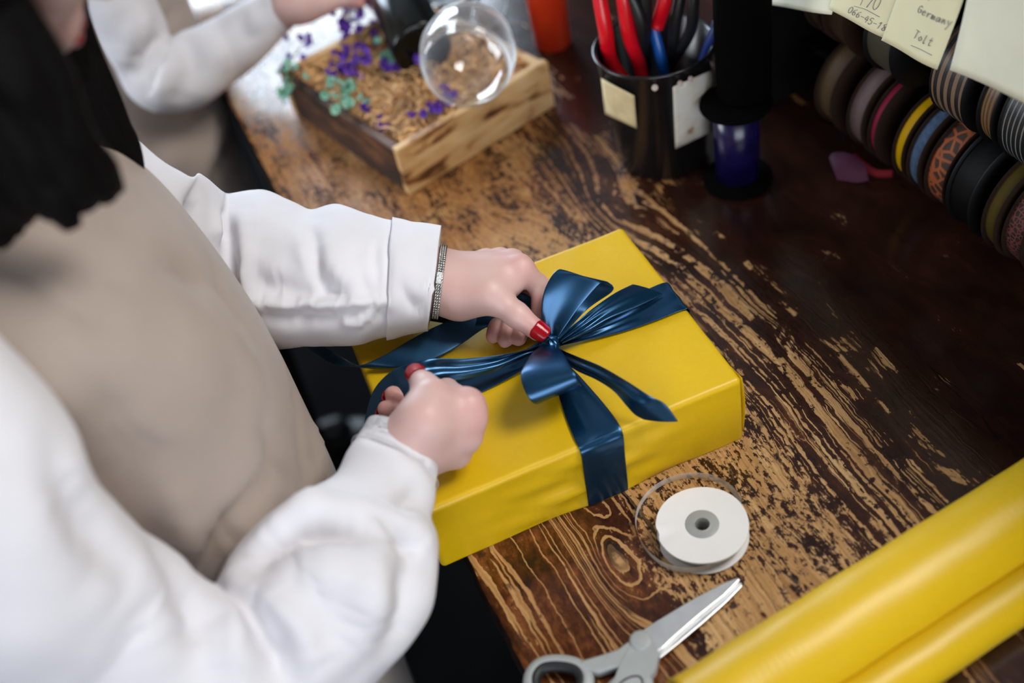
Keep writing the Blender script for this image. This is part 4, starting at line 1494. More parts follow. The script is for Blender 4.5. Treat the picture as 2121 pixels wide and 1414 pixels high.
for yy in (.095, .255):
    S = [(np.array([-.45 + a, yy, z]) + D2, np.array([-.45 - a, yy, z]) + D2) for a, z in ((.105, 0), (.099, -.15), (.073, -.45), (.062, -.70), (.06, -.885))]
    tr2.add(grid(stations(S, 6, 36, .82), closed_v=True))
obj('trousers', *tr2.get(), M_trouser, p2, mods=(solidify(.0012, 0),))
for yy in (.095, .255):
    q = D2 + np.array([0, yy, 0])
    obj('shoe', *grow([RC(q + np.array((-.475, 0, -.86)), .036, q + np.array((-.475, 0, -.885)), .034), RC(q + np.array((-.47, 0, -.885)), .034, q + np.array((-.36, 0, -.893)), .0265, .03), EL(q + np.array((-.41, 0, -.912)), I3, (.115, .042, .008), .006)], h=.004), M_shoe, p2)
h2 = MB()
hc2 = hq2(0, 0, 0)
h2.add(grow([EL(hq2(-.022, 0, .036), HR2, (.092, .082, .088), .02), EL(hq2(-.05, 0, -.015), HR2, (.055, .07, .08), .03), EL(hq2(-.115, 0, .03), HR2, (.035, .035, .035), .01)], h=.004))
obj('hair', *h2.get(), M_hair, p2, label='dark hair tied back in a knot')

# ================================================================== the crate with its straw, flowers, bottle and glass
CO2 = np.array([-.119, .484])
CW_ = np.array([.208, .053]); CL = np.linalg.norm(CW_); CW_ /= CL
CDv = np.array([-CW_[1], CW_[0]])
CDL, CH = .262, .061


def cr_(u, v, z):
    p = CO2 + CW_ * u + CDv * v
    return np.array([p[0], p[1], z])


def burnt_wood(name, pale):
    k = NT(name)
    k.b.inputs['Roughness'].default_value = .6
    vec = k.coords(rot=(0, 0, -math.atan2(CW_[1], CW_[0])))
    mp = k.n('ShaderNodeMapping'); mp.inputs['Scale'].default_value = (9, 9, 60); k.l(vec, mp.inputs[0])
    f = k.noise(mp.outputs[0], 1.0, 4, .55, 1.2)
    f2 = k.noise(k.coords(scale=(18, 18, 34)), 1.0, 2, .5, .3)
    v = k.math('ADD', k.math('MULTIPLY', f, .55), k.math('MULTIPLY', f2, .45))
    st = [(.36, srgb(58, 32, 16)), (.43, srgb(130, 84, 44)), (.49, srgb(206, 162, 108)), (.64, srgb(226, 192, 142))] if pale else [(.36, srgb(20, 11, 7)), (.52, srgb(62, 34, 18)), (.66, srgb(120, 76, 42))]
    k.l(k.ramp(v, st), k.b.inputs['Base Color'])
    k.bump(f, .3, .001)
    return k.m


M_crate = burnt_wood('scorched_pine', True)
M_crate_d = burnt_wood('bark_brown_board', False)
crate = thing('wooden_crate', 'shallow scorched pine crate filled with straw standing on the table', 'crate', tuple(cr_(CL / 2, CDL / 2, 0)))


def board(u0, u1, v0, v1, z0, z1, name, mat, sag=0):
    R = np.array([[CW_[0], CDv[0], 0], [CW_[1], CDv[1], 0], [0, 0, 1]])
    obj(name, *box(cr_((u0 + u1) / 2, (v0 + v1) / 2, (z0 + z1) / 2), (u1 - u0, v1 - v0, z1 - z0), R), mat, crate, smooth=False, mods=(bevel(.0015, 2),))


t_ = .011
board(0, CL, 0, t_, 0, CH, 'front_board', M_crate)
board(0, CL, CDL - t_, CDL, 0, CH, 'back_board', M_crate)
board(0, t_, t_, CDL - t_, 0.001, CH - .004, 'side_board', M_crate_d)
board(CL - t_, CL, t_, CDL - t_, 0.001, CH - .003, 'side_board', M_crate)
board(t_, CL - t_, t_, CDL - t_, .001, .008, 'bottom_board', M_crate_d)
# wood wool
M_straw = pmat('wood_wool', srgb(216, 166, 112), rough=.7, var=.55, vscale=55)
rs = random.Random(11)
st = MB()
gx = []
for i in range(26):
    row = []
    for j in range(30):
        u, v = t_ + (CL - 2 * t_) * i / 25, t_ + (CDL - 2 * t_) * j / 29
        e = min(i, 25 - i, j, 29 - j)
        row.append(cr_(u, v, .034 + .010 * min(1, e / 4) + .006 * nz((u, v, 0), 24)))
    gx.append(row)
st.add(grid(gx))
for k in range(1500):
    u, v = rs.uniform(t_ + .004, CL - t_ - .004), rs.uniform(t_ + .004, CDL - t_ - .004)
    a = rs.uniform(0, 2 * PI); L = rs.uniform(.012, .034); bend = rs.uniform(-2.2, 2.2); z = .040 + rs.uniform(0, .020) + .006 * nz((u, v, 0), 24)
    p = []
    for s in range(5):
        t = s / 4.0
        aa = a + bend * (t - .5)
        du, dv = (t - .5) * L * math.cos(aa), (t - .5) * L * math.sin(aa)
        p.append(cr_(min(max(u + du, t_ + .001), CL - t_ - .001), min(max(v + dv, t_ + .001), CDL - t_ - .001), z + .006 * math.sin(t * PI) * rs.uniform(.2, 1)))
    p = np.array(p)
    w = np.array([math.sin(a), -math.cos(a), rs.uniform(-.6, .6)]) * .0011
    st.add(grid(np.stack([p - w, p + w], 1)))
props(obj('wood_wool', *st.get(), M_straw, smooth=False), 'curly tan wood wool bedding heaped inside the crate', 'wood wool', kind='stuff')

# flowers lying in the straw
M_vio = pmat('violet_petals', (0.11, 0.03, 0.36), rough=.6, var=.45, vscale=130)
M_mint = pmat('mint_petals', (0.26, 0.52, 0.40), rough=.6, var=.3, vscale=130)
M_pale = pmat('pale_petals', (0.55, 0.45, 0.52), rough=.6, var=.2)
M_stem = pmat('green_stem', (0.10, 0.16, 0.07), rough=.6)


def sprig(pxy, z, mat, n, spread, label, seed, lean=(0, 1), group=None, length=.05):
    r = random.Random(seed)
    b = at(pxy[0], pxy[1], z)
    t = thing('flower_sprig', label, 'flower', tuple(b), group)
    d = np.array([lean[0], lean[1], .25]); d /= np.linalg.norm(d)
    obj('stem', *tube(cr([b - d * length * .6, b - d * length * .2 + np.array([0, 0, .004]), b + d * length * .4], 12), [.0009] * 12, 6), M_stem, t)
    m = MB(); pm = MB()
    for k in range(n):
        c = b + d * r.uniform(-.4, .55) * length + np.array([r.gauss(0, spread), r.gauss(0, spread), abs(r.gauss(0, spread * .6))])
        ax_ = np.array([r.uniform(-1, 1), r.uniform(-1, 1), r.uniform(.2, 1)])
        s = r.uniform(.0035, .0062)
        m.add(lathe([(.0003, 0), (s * .5, s * .5), (s, s * .95), (s * 1.15, s * 1.1)], 7, axis=ax_, origin=c))
        if k % 4 == 0: pm.add(lathe([(.0002, s * 1.0), (s * .4, s * .8), (s * .3, s * .3)], 6, axis=ax_, origin=c))
    obj('blossoms', *m.get(), mat, t, smooth=False)


sprig((748, 72), .062, M_vio, 34, .014, 'largest bunch of violet blossoms, at the fingertips of the reaching hand', 1, (.3, .9), length=.06)
sprig((726, 150), .058, M_vio, 30, .011, 'bunch of violet blossoms in the middle of the straw', 2, (.0, 1))
sprig((905, 228), .056, M_vio, 22, .008, 'violet sprig in the straw below the wine glass', 3, (1, .2))
sprig((776, 250), .056, M_vio, 9, .004, 'thin violet sprig near the front corner of the crate', 4, (-.3, 1))
sprig((838, 132), .062, M_vio, 14, .006, 'small violet sprig between the bottle and the wine glass', 5, (1, -.5))
sprig((613, 118), .060, M_vio, 9, .009, 'few pale violet blossoms at the far left edge of the crate', 6, (.6, .6))
sprig((716, 212), .060, M_mint, 26, .012, 'largest mint green sprig, at the left edge of the straw', 7, (.2, 1))
sprig((600, 178), .060, M_mint, 18, .010, 'mint green sprig at the far left corner of the crate', 8, (.6, .8))
sprig((818, 118), .060, M_mint, 20, .010, 'mint green sprig beside the black bottle', 9, (.1, 1))

# the bottle
M_bottle = pmat('black_bottle_glass', (0.003, 0.004, 0.003), rough=.16, spec=.3, var=.2)
b0, b1 = at(876, 104, .080), at(778, -92, .084)
bd = (b1 - b0) / np.linalg.norm(b1 - b0)
props(obj('wine_bottle', *lathe([(.0005, .006), (.02, .003), (.032, 0), (.0350, .004), (.0352, .15), (.034, .175), (.026, .205), (.0155, .225), (.0145, .285), (.0160, .288), (.0160, .297), (.0125, .299), (.0005, .2985)], 48, axis=bd, origin=b0), M_bottle), 'black glass bottle lying in the straw behind the wine glass', 'bottle')

# the wine glass
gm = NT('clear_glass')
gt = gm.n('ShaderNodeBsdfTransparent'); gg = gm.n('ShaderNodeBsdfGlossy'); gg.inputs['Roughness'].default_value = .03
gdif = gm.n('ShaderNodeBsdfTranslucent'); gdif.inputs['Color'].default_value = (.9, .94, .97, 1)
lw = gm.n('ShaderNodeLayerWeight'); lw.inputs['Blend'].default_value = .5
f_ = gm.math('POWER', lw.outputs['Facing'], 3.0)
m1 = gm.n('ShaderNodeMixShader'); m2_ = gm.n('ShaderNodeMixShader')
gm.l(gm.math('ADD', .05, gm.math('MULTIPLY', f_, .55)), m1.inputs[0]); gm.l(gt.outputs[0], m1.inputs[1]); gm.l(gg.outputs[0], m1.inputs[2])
gm.l(gm.math('ADD', .03, gm.math('MULTIPLY', gm.math('POWER', lw.outputs['Facing'], 5.0), .8)), m2_.inputs[0]); gm.l(m1.outputs[0], m2_.inputs[1]); gm.l(gdif.outputs[0], m2_.inputs[2])  # whitish edge highlight mixed in by view angle, standing in for caught light
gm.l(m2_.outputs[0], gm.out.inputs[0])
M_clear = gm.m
gc = at(963, 146, .120)
gd = np.array([.42, .86, -.10]); gd /= np.linalg.norm(gd)
glass = thing('wine_glass', 'large clear wine glass lying with its mouth towards the front of the crate', 'glass', tuple(gc - np.array([0, 0, .05])))
prof_o = [(.0445, 0), (.0505, .022), (.0525, .042), (.048, .068), (.034, .088), (.014, .100), (.0048, .106)]
prof_i = [(.0040, .102), (.0128, .0975), (.0328, .086), (.0465, .067), (.0510, .042), (.049, .022), (.0432, 0)]
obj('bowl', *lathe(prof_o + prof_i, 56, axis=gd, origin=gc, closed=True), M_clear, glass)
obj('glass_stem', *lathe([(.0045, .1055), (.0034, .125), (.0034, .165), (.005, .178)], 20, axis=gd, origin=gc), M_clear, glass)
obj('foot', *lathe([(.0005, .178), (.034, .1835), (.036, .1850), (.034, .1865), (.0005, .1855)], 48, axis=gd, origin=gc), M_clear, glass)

# a strip of white paper at the fingers
props(obj('paper_strip', *grid(np.stack([cr([aty(742, -8, .79), aty(736, 18, .785), aty(726, 40, .78), aty(728, 58, .776)], 20), cr([aty(716, -10, .795), aty(712, 16, .79), aty(704, 40, .785), aty(702, 56, .782)], 20)], 1)), M_card, mods=(solidify(.0004),)), 'curled strip of white paper held by the blurred person', 'paper')

# steel bowl beyond the bottle
SB = at(946, 40, 0.0)
bowl_o = [(.0005, .003), (.03, .003), (.045, .012), (.056, .030), (.062, .044), (.0645, .045), (.0635, .0465), (.0610, .0460), (.054, .032), (.043, .015), (.029, .006), (.0005, .006)]
props(obj('steel_bowl', *lathe(bowl_o, 48, origin=SB + np.array([.0, .03, -.003])), pmat('polished_steel', (.6, .62, .64), rough=.12, metal=1.0, bump=.4, bscale=30)), 'shiny steel bowl behind the bottle at the far edge of the picture', 'bowl')

# ================================================================== the red bottle, the tool pot and its tools
M_red = pmat('orange_red_plastic', (0.62, 0.035, 0.006), rough=.35)
RBp = at(1146, 92, 0)
redb = thing('spray_bottle', 'orange-red plastic bottle standing behind the corner of the crate', 'bottle', tuple(RBp))
obj('bottle_body', *lathe([(.0005, 0), (.021, 0), (.0235, .003), (.0245, .10), (.0245, .135), (.018, .155), (.011, .163), (.011, .175)], 40, origin=RBp), M_red, redb)
obj('cap', *lathe([(.0125, .174), (.0125, .196), (.010, .199), (.0005, .199)], 30, origin=RBp), pmat('black_cap', (.01, .01, .01), rough=.4), redb)

M_pot = pmat('black_enamel', (0.006, 0.006, 0.007), rough=.22, var=.3, vscale=60)
PC, PH, PR0, PR1 = np.array([.1415, .376, 0]), .137, .0465, .0605
pot = thing('tool_pot', 'black enamel pot with cream and white paper labels holding tools', 'pot', tuple(PC))
obj('pot_body', *lathe([(.0005, .0), (PR0 - .003, 0), (PR0, .003), (PR1 - .001, PH - .004), (PR1 + .0015, PH - .002), (PR1 + .0018, PH), (PR1, PH + .0012), (PR1 - .003, PH - .001), (PR0 - .003, .006), (.0005, .005)], 64, origin=PC), M_pot, pot)
M_chip = pmat('bare_metal_chip', (.42, .33, .29), rough=.5)


def on_pot(px_, py_, off=.0008):
    d = CF + CR * (px_ - IMW / 2) / FPX - CU * (py_ - IMH / 2) / FPX
    lo = None
    for t in np.linspace(.8, 1.6, 1600):
        P = CO + d * t
        r = PR0 + (PR1 - PR0) * P[2] / PH
        if np.hypot(P[0] - PC[0], P[1] - PC[1]) < r + off:
            P[2] = min(P[2], PH - .004)
            rr = PR0 + (PR1 - PR0) * P[2] / PH + off
            k_ = rr / np.hypot(P[0] - PC[0], P[1] - PC[1])
            P[:2] = PC[:2] + (P[:2] - PC[:2]) * k_
            return P
    P = CO + d * 1.15
    return P


def pot_label(quad, name, mat, n=10):
    (a, b, c, d_) = [np.array(q, float) for q in quad]
    G = [[on_pot(*((a * (1 - u) + b * u) * (1 - v) + (d_ * (1 - u) + c * u) * v)) for v in np.linspace(0, 1, n)] for u in np.linspace(0, 1, n)]
    return obj(name, *grid(G), mat, pot, mods=(solidify(.0003, 0),))


M_cream = pmat('cream_paper', srgb(196, 178, 136), rough=.75, var=.12, vscale=60)


def stained():
    k = NT('stained_white_paper')
    k.b.inputs['Roughness'].default_value = .75
    f = k.noise(k.coords(loc=(3.1, 0, 0)), 34, 3, .5)
    k.l(k.ramp(f, [(.46, srgb(198, 194, 186)), (.60, srgb(186, 176, 158)), (.66, srgb(120, 94, 62))]), k.b.inputs['Base Color'])
    return k.m


pot_label(((1245, 162), (1314, 198), (1319, 266), (1254, 236)), 'cream_label', M_cream)
pot_label(((1393, 180), (1486, 140), (1474, 272), (1399, 308)), 'white_label', stained())
for (cx_, cy_) in ((1356, 176), (1410, 168), (1432, 158), (1478, 126)):
    P = on_pot(cx_, cy_ + 2, .0028)
    obj('enamel_chip', *lathe([(.0003, .0006), (.0024, .0004), (.0032, 0)], 9, axis=P - PC - np.array([0, 0, .08]), origin=P - (P - PC) * .02), M_chip, pot)

M_redg = pmat('red_grip', (0.60, 0.004, 0.012), rough=.28, spec=.5, var=.05)
M_blueg = pmat('blue_grip', (0.006, 0.10, 0.42), rough=.3, var=.1)
M_bdark = pmat('dark_blue_grip', (0.004, 0.02, 0.14), rough=.35, var=.1)
M_iron = pmat('dark_steel', (0.10, 0.10, 0.11), rough=.35, metal=.9)
M_blk = pmat('black_grip', (0.008, 0.008, 0.009), rough=.4)


def tool(name, label, cat, grips, jaw, group=None):
    """grips: (points, radius, material, part name); jaw: points of the steel end standing in the pot."""
    t = thing(name, label, cat, tuple(np.array(jaw[-1])), group)
    for pts, r, mat, pn in grips:
        c = cr(np.array(pts), 24)
        rr = [r * (.86 + .14 * math.sin(PI * min(1, i / 23.0 * 1.1))) for i in range(24)]
        rr[0] *= .7; rr[-1] *= .6
        obj(pn, *tube(c, rr, 14, flat=1.15), mat, t)
    obj('jaws', *tube(cr(np.array(jaw), 12), np.linspace(.0075, .0035, 12), 8, flat=.55), M_iron, t, smooth=False, label='dark steel jaws')


J = lambda dx, dy, z: PC + np.array([dx, dy, z])
tool('pliers', 'pliers with two bright red handles in the left of the black pot', 'pliers',
     [([at(1232, -70, .215), at(1241, -10, .190), at(1254, 60, .158), at(1268, 130, .118), J(-.022, .004, .085)], .0074, M_redg, 'handle'),
      ([at(1275, -75, .215), at(1290, -10, .190), at(1303, 70, .150), at(1322, 126, .118), J(-.014, -.004, .085)], .0074, M_redg, 'handle')],
     [J(-.018, 0, .09), J(-.012, .002, .05), J(-.004, .004, .010)])
tool('pruning_shears', 'shears with blue lower and red upper grips in the middle of the pot', 'shears',
     [([at(1352, 52, .150), at(1364, 100, .128), at(1374, 140, .108), at(1381, 172, .088)], .0056, M_blueg, 'handle'),
      ([at(1384, -60, .205), at(1377, 0, .180), at(1366, 40, .158), at(1360, 62, .148)], .0072, M_redg, 'upper_grip'),
      ([at(1418, -60, .20), at(1408, 0, .175), at(1398, 60, .145), at(1392, 140, .10)], .0056, M_blk, 'handle')],
     [at(1384, 170, .088), J(.008, -.014, .05), J(.012, -.006, .010)])
tool('screwdriver', 'dark blue handled screwdriver leaning out at the right of the pot', 'screwdriver',
     [([at(1498, 18, .166), at(1480, 72, .142), at(1462, 118, .118), at(1450, 156, .100)], .0062, M_bdark, 'handle')],
     [at(1452, 158, .10), J(.028, .0, .05), J(.024, .008, .010)])
tool('wire_cutters', 'black handled wire cutters behind the red pliers in the pot', 'wire cutters',
     [([at(1262, -90, .23), at(1300, -20, .195), at(1330, 60, .155), J(-.006, .022, .09)], .0058, M_blk, 'handle'), ([at(1345, -90, .23), at(1340, -20, .195), at(1338, 60, .15), J(.000, .024, .09)], .0058, M_blk, 'handle')],
     [J(-.003, .023, .09), J(0, .02, .05), J(.004, .018, .010)])
tool('craft_knife', 'black craft knife standing at the back right of the pot', 'knife',
     [([at(1440, -60, .21), at(1436, 0, .185), at(1428, 70, .145), J(.022, .018, .09)], .006, M_blk, 'handle')],
     [J(.022, .018, .09), J(.018, .02, .05), J(.014, .022, .010)])

# black post with a purple ribbon reel, at the end of the rack
SPp = at(1528, 372, 0)
post = thing('ribbon_stand', 'tall black post stand with a purple ribbon reel round its foot', 'stand', tuple(SPp))
obj('foot', *lathe([(.0005, 0), (.035, 0), (.036, .003), (.035, .006), (.0005, .007)], 48, origin=SPp), pmat('black_card_foot', (.0014, .0014, .0016), rough=.9, spec=.04), post)
obj('post', *lathe([(.0005, .10), (.026, .10), (.027, .104), (.027, .50), (.0005, .502)], 40, origin=SPp + np.array([.012, .004, 0])), pmat('black_tube', (.0012, .0011, .001), rough=.9, spec=.03), post)
obj('reel_flange', *lathe([(.0005, .092), (.035, .092), (.036, .094), (.035, .0965), (.0005, .0965)], 48, origin=SPp), pmat('black_card', (.0014, .0014, .0016), rough=.9, spec=.04), post)
obj('purple_ribbon', *lathe([(.0005, .008), (.0225, .008), (.0228, .05), (.0225, .091), (.0005, .091)], 40, origin=SPp), pmat('purple_satin', (.005, .003, .04), rough=.25, var=.4, vscale=50), post)

# ================================================================== the ribbon rack
M_rack = pmat('black_stained_board', (0.003, 0.0028, 0.0025), spec=.08, rough=.8, var=.3, vscale=20)
RX, RZ0, RZ1, RR = .327, .064, .170, .052
rack = thing('ribbon_rack', 'black wooden rack holding two rows of ribbon reels along the table', 'rack', (.36, 0, 0))
obj('back_panel', *box((.437, -.10, .26), (.012, .98, .52)), M_rack, rack, smooth=False)
obj('side_panel', *box((.35, .392, .26), (.162, .016, .52)), M_rack, rack, smooth=False)
obj('side_panel', *box((.35, -.588, .26), (.162, .016, .52)), M_rack, rack, smooth=False)
obj('shelf', *box((.336, -.10, .41), (.19, .96, .016)), M_rack, rack, smooth=False)
obj('front_rail', *box((.2475, -.10, .372), (.012, .96, .075)), M_rack, rack, smooth=False)
for x_, z_ in ((RX, RZ0), (RX - .012, RZ1)):
    obj('rod', *tube([(x_, -.58, z_), (x_, .384, z_)], .005, 14), M_iron, rack)

M_rim_b = pmat('brown_card', (0.018, 0.0085, 0.005), rough=.8, spec=.12, var=.2)
M_rim_k = pmat('black_reel_plastic', (0.003, 0.003, 0.0035), rough=.5, spec=.2)


def reel(label, y, w, mat, rim, lower=True, r=RR, rr=.93, group='ribbon reels on the rack', ribmat=None):
    x_, z_ = (RX, RZ0) if lower else (RX - .012, RZ1)
    o = np.array([x_, y, z_])
    t = thing('ribbon_reel', label, 'ribbon reel', (x_, y, z_ - r), group)
    ax_ = (0, 1, 0)
    for s in (-1, 1):
        c = s * (w / 2 + .001)
        obj('rim', *lathe([(.0065, c - .001), (r - .001, c - .001), (r, c), (r - .001, c + .001), (.0065, c + .001)], 56, axis=ax_, origin=o, closed=True), rim, t, mods=(autosmooth(50),))
    obj('wound_ribbon', *lathe([(.0066, -w / 2), (r * rr, -w / 2), (r * rr + .0006, 0), (r * rr, w / 2), (.0066, w / 2)], 64, axis=ax_, origin=o, closed=True), mat, t, mods=(autosmooth(50),))
    return t


def stripes(name, scale, c0, c1, thr=.5, rough=.4, ph=0.0):
    k = NT(name)
    sep = k.n('ShaderNodeSeparateXYZ'); k.l(k.coords(), sep.inputs[0])
    s = k.math('SINE', k.math('ADD', k.math('MULTIPLY', sep.outputs[1], scale), ph))
    k.l(k.mix(k.smooth(s, thr - .1, thr + .1), c0, c1), k.b.inputs['Base Color'])
    k.b.inputs['Roughness'].default_value = rough
    return k.m


def lace(name, c0, c1, scale, rough=.7, lo=.45, hi=.55):
    k = NT(name)
    v = k.n('ShaderNodeTexVoronoi'); v.inputs['Scale'].default_value = scale; v.feature = 'DISTANCE_TO_EDGE'
    k.l(k.coords(), v.inputs['Vector'])
    k.l(k.ramp(v.outputs['Distance'], [(.06, (*c1, 1)), (.16, (*c0, 1))]), k.b.inputs['Base Color'])
    k.b.inputs['Roughness'].default_value = rough
    return k.m


ry = lambda px_, py_: float(atx(px_, py_, RX - RR * .95)[1])
reel('tan satin reel, the leftmost of the lower row', ry(1706, 225), .024, pmat('tan_satin', (.10, .058, .03), rough=.5, spec=.07), M_rim_b)
reel('greyish pink reel, beside the tan one', ry(1772, 250), .020, pmat('dusky_pink_grosgrain', (.13, .085, .082), rough=.7, spec=.07), M_rim_b)
r_pink = reel('narrow crimson reel in the lower row', ry(1806, 300), .008, pmat('crimson_satin', (.22, .014, .04), rough=.5, spec=.07), M_rim_b)
reel('bright yellow reel in the lower row', ry(1862, 310), .011, pmat('yellow_satin', (.50, .28, .002), rough=.45, spec=.07), M_rim_b)
reel('dusty blue reel beside the yellow one', ry(1892, 345), .013, pmat('dusty_blue_cotton', (.06, .10, .17), rough=.8, spec=.15, var=.25, vscale=200), M_rim_b)
reel('brown reel patterned with orange curls', ry(1938, 370), .022, lace('brown_orange_curls', (.035, .014, .006), (.32, .07, .012), 90), M_rim_b)
reel('plain black reel in the lower row, beside the orange-curled brown one', ry(1990, 410), .026, pmat('black_satin', (.002, .002, .0025), rough=.55, spec=.15), M_rim_k, r=.054)
reel('olive gold reel in the lower row', ry(2058, 440), .013, pmat('olive_gold', (.085, .058, .013), rough=.6, spec=.07), M_rim_b, r=.054)
reel('rose red lace reel, the rightmost one fully in view', ry(2090, 540), .020, lace('rose_lace', (.02, .008, .008), (.16, .038, .032), 240), M_rim_b)
reel('dark green reel at the right edge of the picture', ry(2119, 610), .02, pmat('dark_green_velvet', (.02, .04, .012), rough=.8), M_rim_b)
ryu = lambda px_, py_: float(atx(px_, py_, RX - .012 - RR * .95)[1])
reel('olive brown reel in the upper row, below the first note', ryu(1675, 25), .018, pmat('olive_satin', (.03, .025, .011), rough=.6, spec=.1), M_rim_b, False, r=.05)
reel('wide dark tan reel in the upper row', ryu(1722, 60), .030, pmat('dark_tan', (.05, .026, .014), rough=.7, spec=.1), M_rim_b, False, r=.05)
reel('wide black and olive reel in the upper row', ryu(1815, 95), .034, pmat('umber_ribbon', (.035, .028, .015), rough=.6), M_rim_k, False, r=.05)
reel('reel of black ribbon with five light brown stripes', ryu(1952, 230), .036, stripes('black_brown_stripes', 2 * PI / .0086, (.012, .012, .014, 1), (.20, .125, .075, 1), .05, ph=1.4), M_rim_k, False, r=.05, rr=.97)
reel('light brown striped reel, half hidden by the large note', ryu(2046, 190), .014, stripes('brown_fine_stripes', 2 * PI / .004, (.10, .05, .02, 1), (.22, .13, .06, 1), .1), M_rim_k, False, r=.05)
reel('black reel with thin silver lines at the right edge', ryu(2098, 270), .028, stripes('black_silver_lines', 2 * PI / .0048, (.008, .009, .010, 1), (.42, .44, .45, 1), .93), M_rim_k, False, r=.05, rr=.97)
# loose ends of the crimson and pink ribbon
M_mauve = pmat('mauve_satin', (.08, .026, .05), rough=.7, spec=.07)
obj('ribbon_end', *grid(np.stack([cr([at(1850, 352, .012), at(1815, 350, .010), at(1786, 330, .014), at(1770, 318, .020)], 24), cr([at(1848, 368, .004), at(1812, 366, .003), at(1778, 348, .007), at(1752, 330, .016)], 24)], 1)), pmat('red_satin', (.15, .012, .018), rough=.6, spec=.07), r_pink, mods=(solidify(.0004),))
obj('ribbon_end', *grid(np.stack([cr([at(1790, 338, .016), at(1760, 318, .020), at(1728, 316, .016), at(1717, 326, .010)], 24), cr([at(1800, 374, .002), at(1775, 378, .002), at(1748, 374, .002), at(1734, 372, .002)], 24)], 1)), M_mauve, r_pink, mods=(solidify(.0004),), label='mauve ribbon end')
# something blue at the back of the rack's far end
BJ = at(1652, 262, 0) + np.array([.055, .07, 0])
BJ = np.array([.378, .330, 0])
props(obj('storage_jar', *lathe([(.0005, 0), (.030, 0), (.034, .004), (.036, .05), (.036, .085), (.026, .102), (.024, .112), (.028, .114), (.028, .122), (.0005, .124)], 40, origin=BJ), pmat('deep_blue_glaze', (.004, .06, .16), rough=.3)), 'deep blue jar in the dark far corner of the rack', 'jar')

# ---- notes stuck along the front rail
M_note = pmat('cream_note_paper', srgb(232, 225, 186), rough=.75, var=.05, vscale=20)
M_note2 = pmat('pale_note_paper', srgb(238, 235, 210), rough=.75, var=.05, vscale=20)
M_ink = pmat('pencil_grey', (.27, .26, .28), rough=.8, var=.1)
GLY = {'0': [[(.5, 1), (.1, .7), (.15, .2), (.5, 0), (.85, .3), (.85, .8), (.5, 1)]], '1': [[(.2, .75), (.5, 1), (.45, 0)]], '4': [[(.5, 1), (.1, .4), (.9, .4)], [(.7, .8), (.65, 0)]], '5': [[(.9, 1), (.3, 1), (.2, .6), (.7, .6), (.8, .2), (.4, 0), (.1, .1)]],
       '6': [[(.8, 1), (.3, .7), (.1, .3), (.4, 0), (.8, .2), (.6, .5), (.2, .35)]], '7': [[(.1, 1), (.9, 1), (.4, 0)]], '8': [[(.5, .5), (.15, .8), (.5, 1), (.85, .8), (.15, .2), (.5, 0), (.85, .2), (.5, .5)]], '-': [[(.1, .45), (.9, .5)]],
       'e': [[(.1, .3), (.8, .35), (.5, .6), (.15, .35), (.4, 0), (.9, .1)]], 'r': [[(.2, .6), (.3, 0), (.4, .45), (.9, .6)]], 'm': [[(.1, .6), (.1, 0), (.3, .55), (.45, 0), (.65, .55), (.85, 0)]], 'a': [[(.8, .5), (.3, .55), (.15, .1), (.5, 0), (.8, .5), (.9, 0)]],
       'n': [[(.15, .6), (.2, 0), (.5, .55), (.8, 0)]], 'y': [[(.1, .6), (.4, .1)], [(.9, .6), (.3, -.6)]], 'G': [[(.9, .8), (.5, 1), (.1, .5), (.4, 0), (.85, .1), (.85, .45), (.5, .45)]], 'T': [[(0, 1), (1, .95)], [(.5, 1), (.45, 0)]], 'o': [[(.5, .55), (.15, .3), (.5, 0), (.85, .3), (.5, .55)]],
       'l': [[(.3, 1), (.3, 0), (.6, .05)]], 't': [[(.4, .95), (.4, .05), (.8, .1)], [(.1, .65), (.8, .65)]], '.': [[(.2, 0), (.35, .05)]], '/': [[(.8, 1), (.1, -.2)]]}


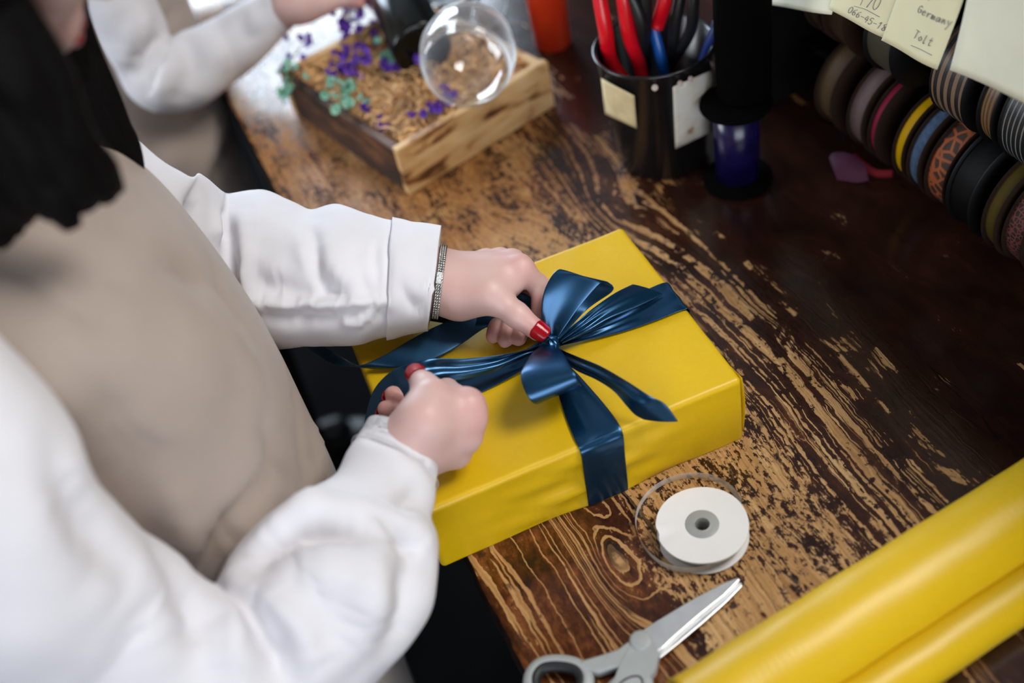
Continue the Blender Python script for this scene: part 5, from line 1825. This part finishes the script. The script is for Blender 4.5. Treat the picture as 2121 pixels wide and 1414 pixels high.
def note(label, outline, x, mat, texts=(), lines=(), curl=.006, group=None, tape=None):
    """outline: four pixels, lower left, lower right, upper right, upper left, on the plane x."""
    a, b, c, d = [np.array(atx(p[0], p[1], x)) for p in outline]
    t = thing('paper_note', label, 'note', tuple((a + b) / 2), group)

    def S(u, v):
        p = (a * (1 - u) + b * u) * (1 - v) + (d * (1 - u) + c * u) * v
        p = p.copy(); p[0] += -curl * (1 - v) ** 2 * (1 + .4 * math.sin(u * 3)) + .0015 * math.sin(u * 5 + v * 3)
        return p
    obj('sheet', *grid([[S(u, v) for v in np.linspace(0, 1, 18)] for u in np.linspace(0, 1, 14)]), mat, t, mods=(solidify(.0003, 0),))
    fr = np.stack([b - a, d - a], 1)
    inv = np.linalg.pinv(fr)

    def uv(p):
        q = inv @ (np.array(atx(p[0], p[1], x)) - a)
        return q
    m = MB()

    def stroke(pp):
        P = []
        for p in cr(np.array(pp, float), max(6, 4 * len(pp))):
            u, v = uv(p)
            P.append(S(u, v) + np.array([-.0006, 0, 0]))
        m.add(tube(P, .00036, 6, flat=.5))
    for txt, p0, p1_, h in texts:
        p0, p1_ = np.array(p0, float), np.array(p1_, float)
        n = len(txt)
        dv = (p1_ - p0) / n
        up_ = np.array([dv[1], -dv[0]]); up_ = up_ / np.linalg.norm(up_) * h
        for i, ch in enumerate(txt):
            for pl in GLY.get(ch, []):
                stroke([p0 + dv * (i + .85 * q[0]) + up_ * q[1] for q in pl])
    for ln in lines: stroke(ln)
    if texts or lines:
        obj('handwriting', *m.get(), M_ink, t)
    return t


note('blank cream note, the leftmost, above the olive reel', ((1597, 4), (1738, 24), (1760, -130), (1600, -160)), .247, M_note2)
note('cream note with a pencilled number under a ruled line', ((1728, 14), (1858, 76), (1905, -90), (1750, -150)), .243, M_note, (('170', (1786, 4), (1830, 16), 26), ('066-45-188', (1766, 20), (1858, 62), 13)), ([(1778, 8), (1805, 14), (1834, 28)],))
note('cream note with two pencilled words, the second underlined', ((1838, 78), (1958, 137), (2020, -90), (1890, -130)), .238, M_note, (('Germany', (1908, 22), (1980, 56), 15), ('Tolt', (1904, 72), (1946, 92), 16), ('l/', (1915, -8), (1948, 2), 14)), ([(1902, 88), (1925, 96), (1948, 108)],))
note('large blank pale sheet at the right corner', ((1974, 142), (2190, 232), (2230, -120), (2030, -150)), .236, M_note2, curl=.003)
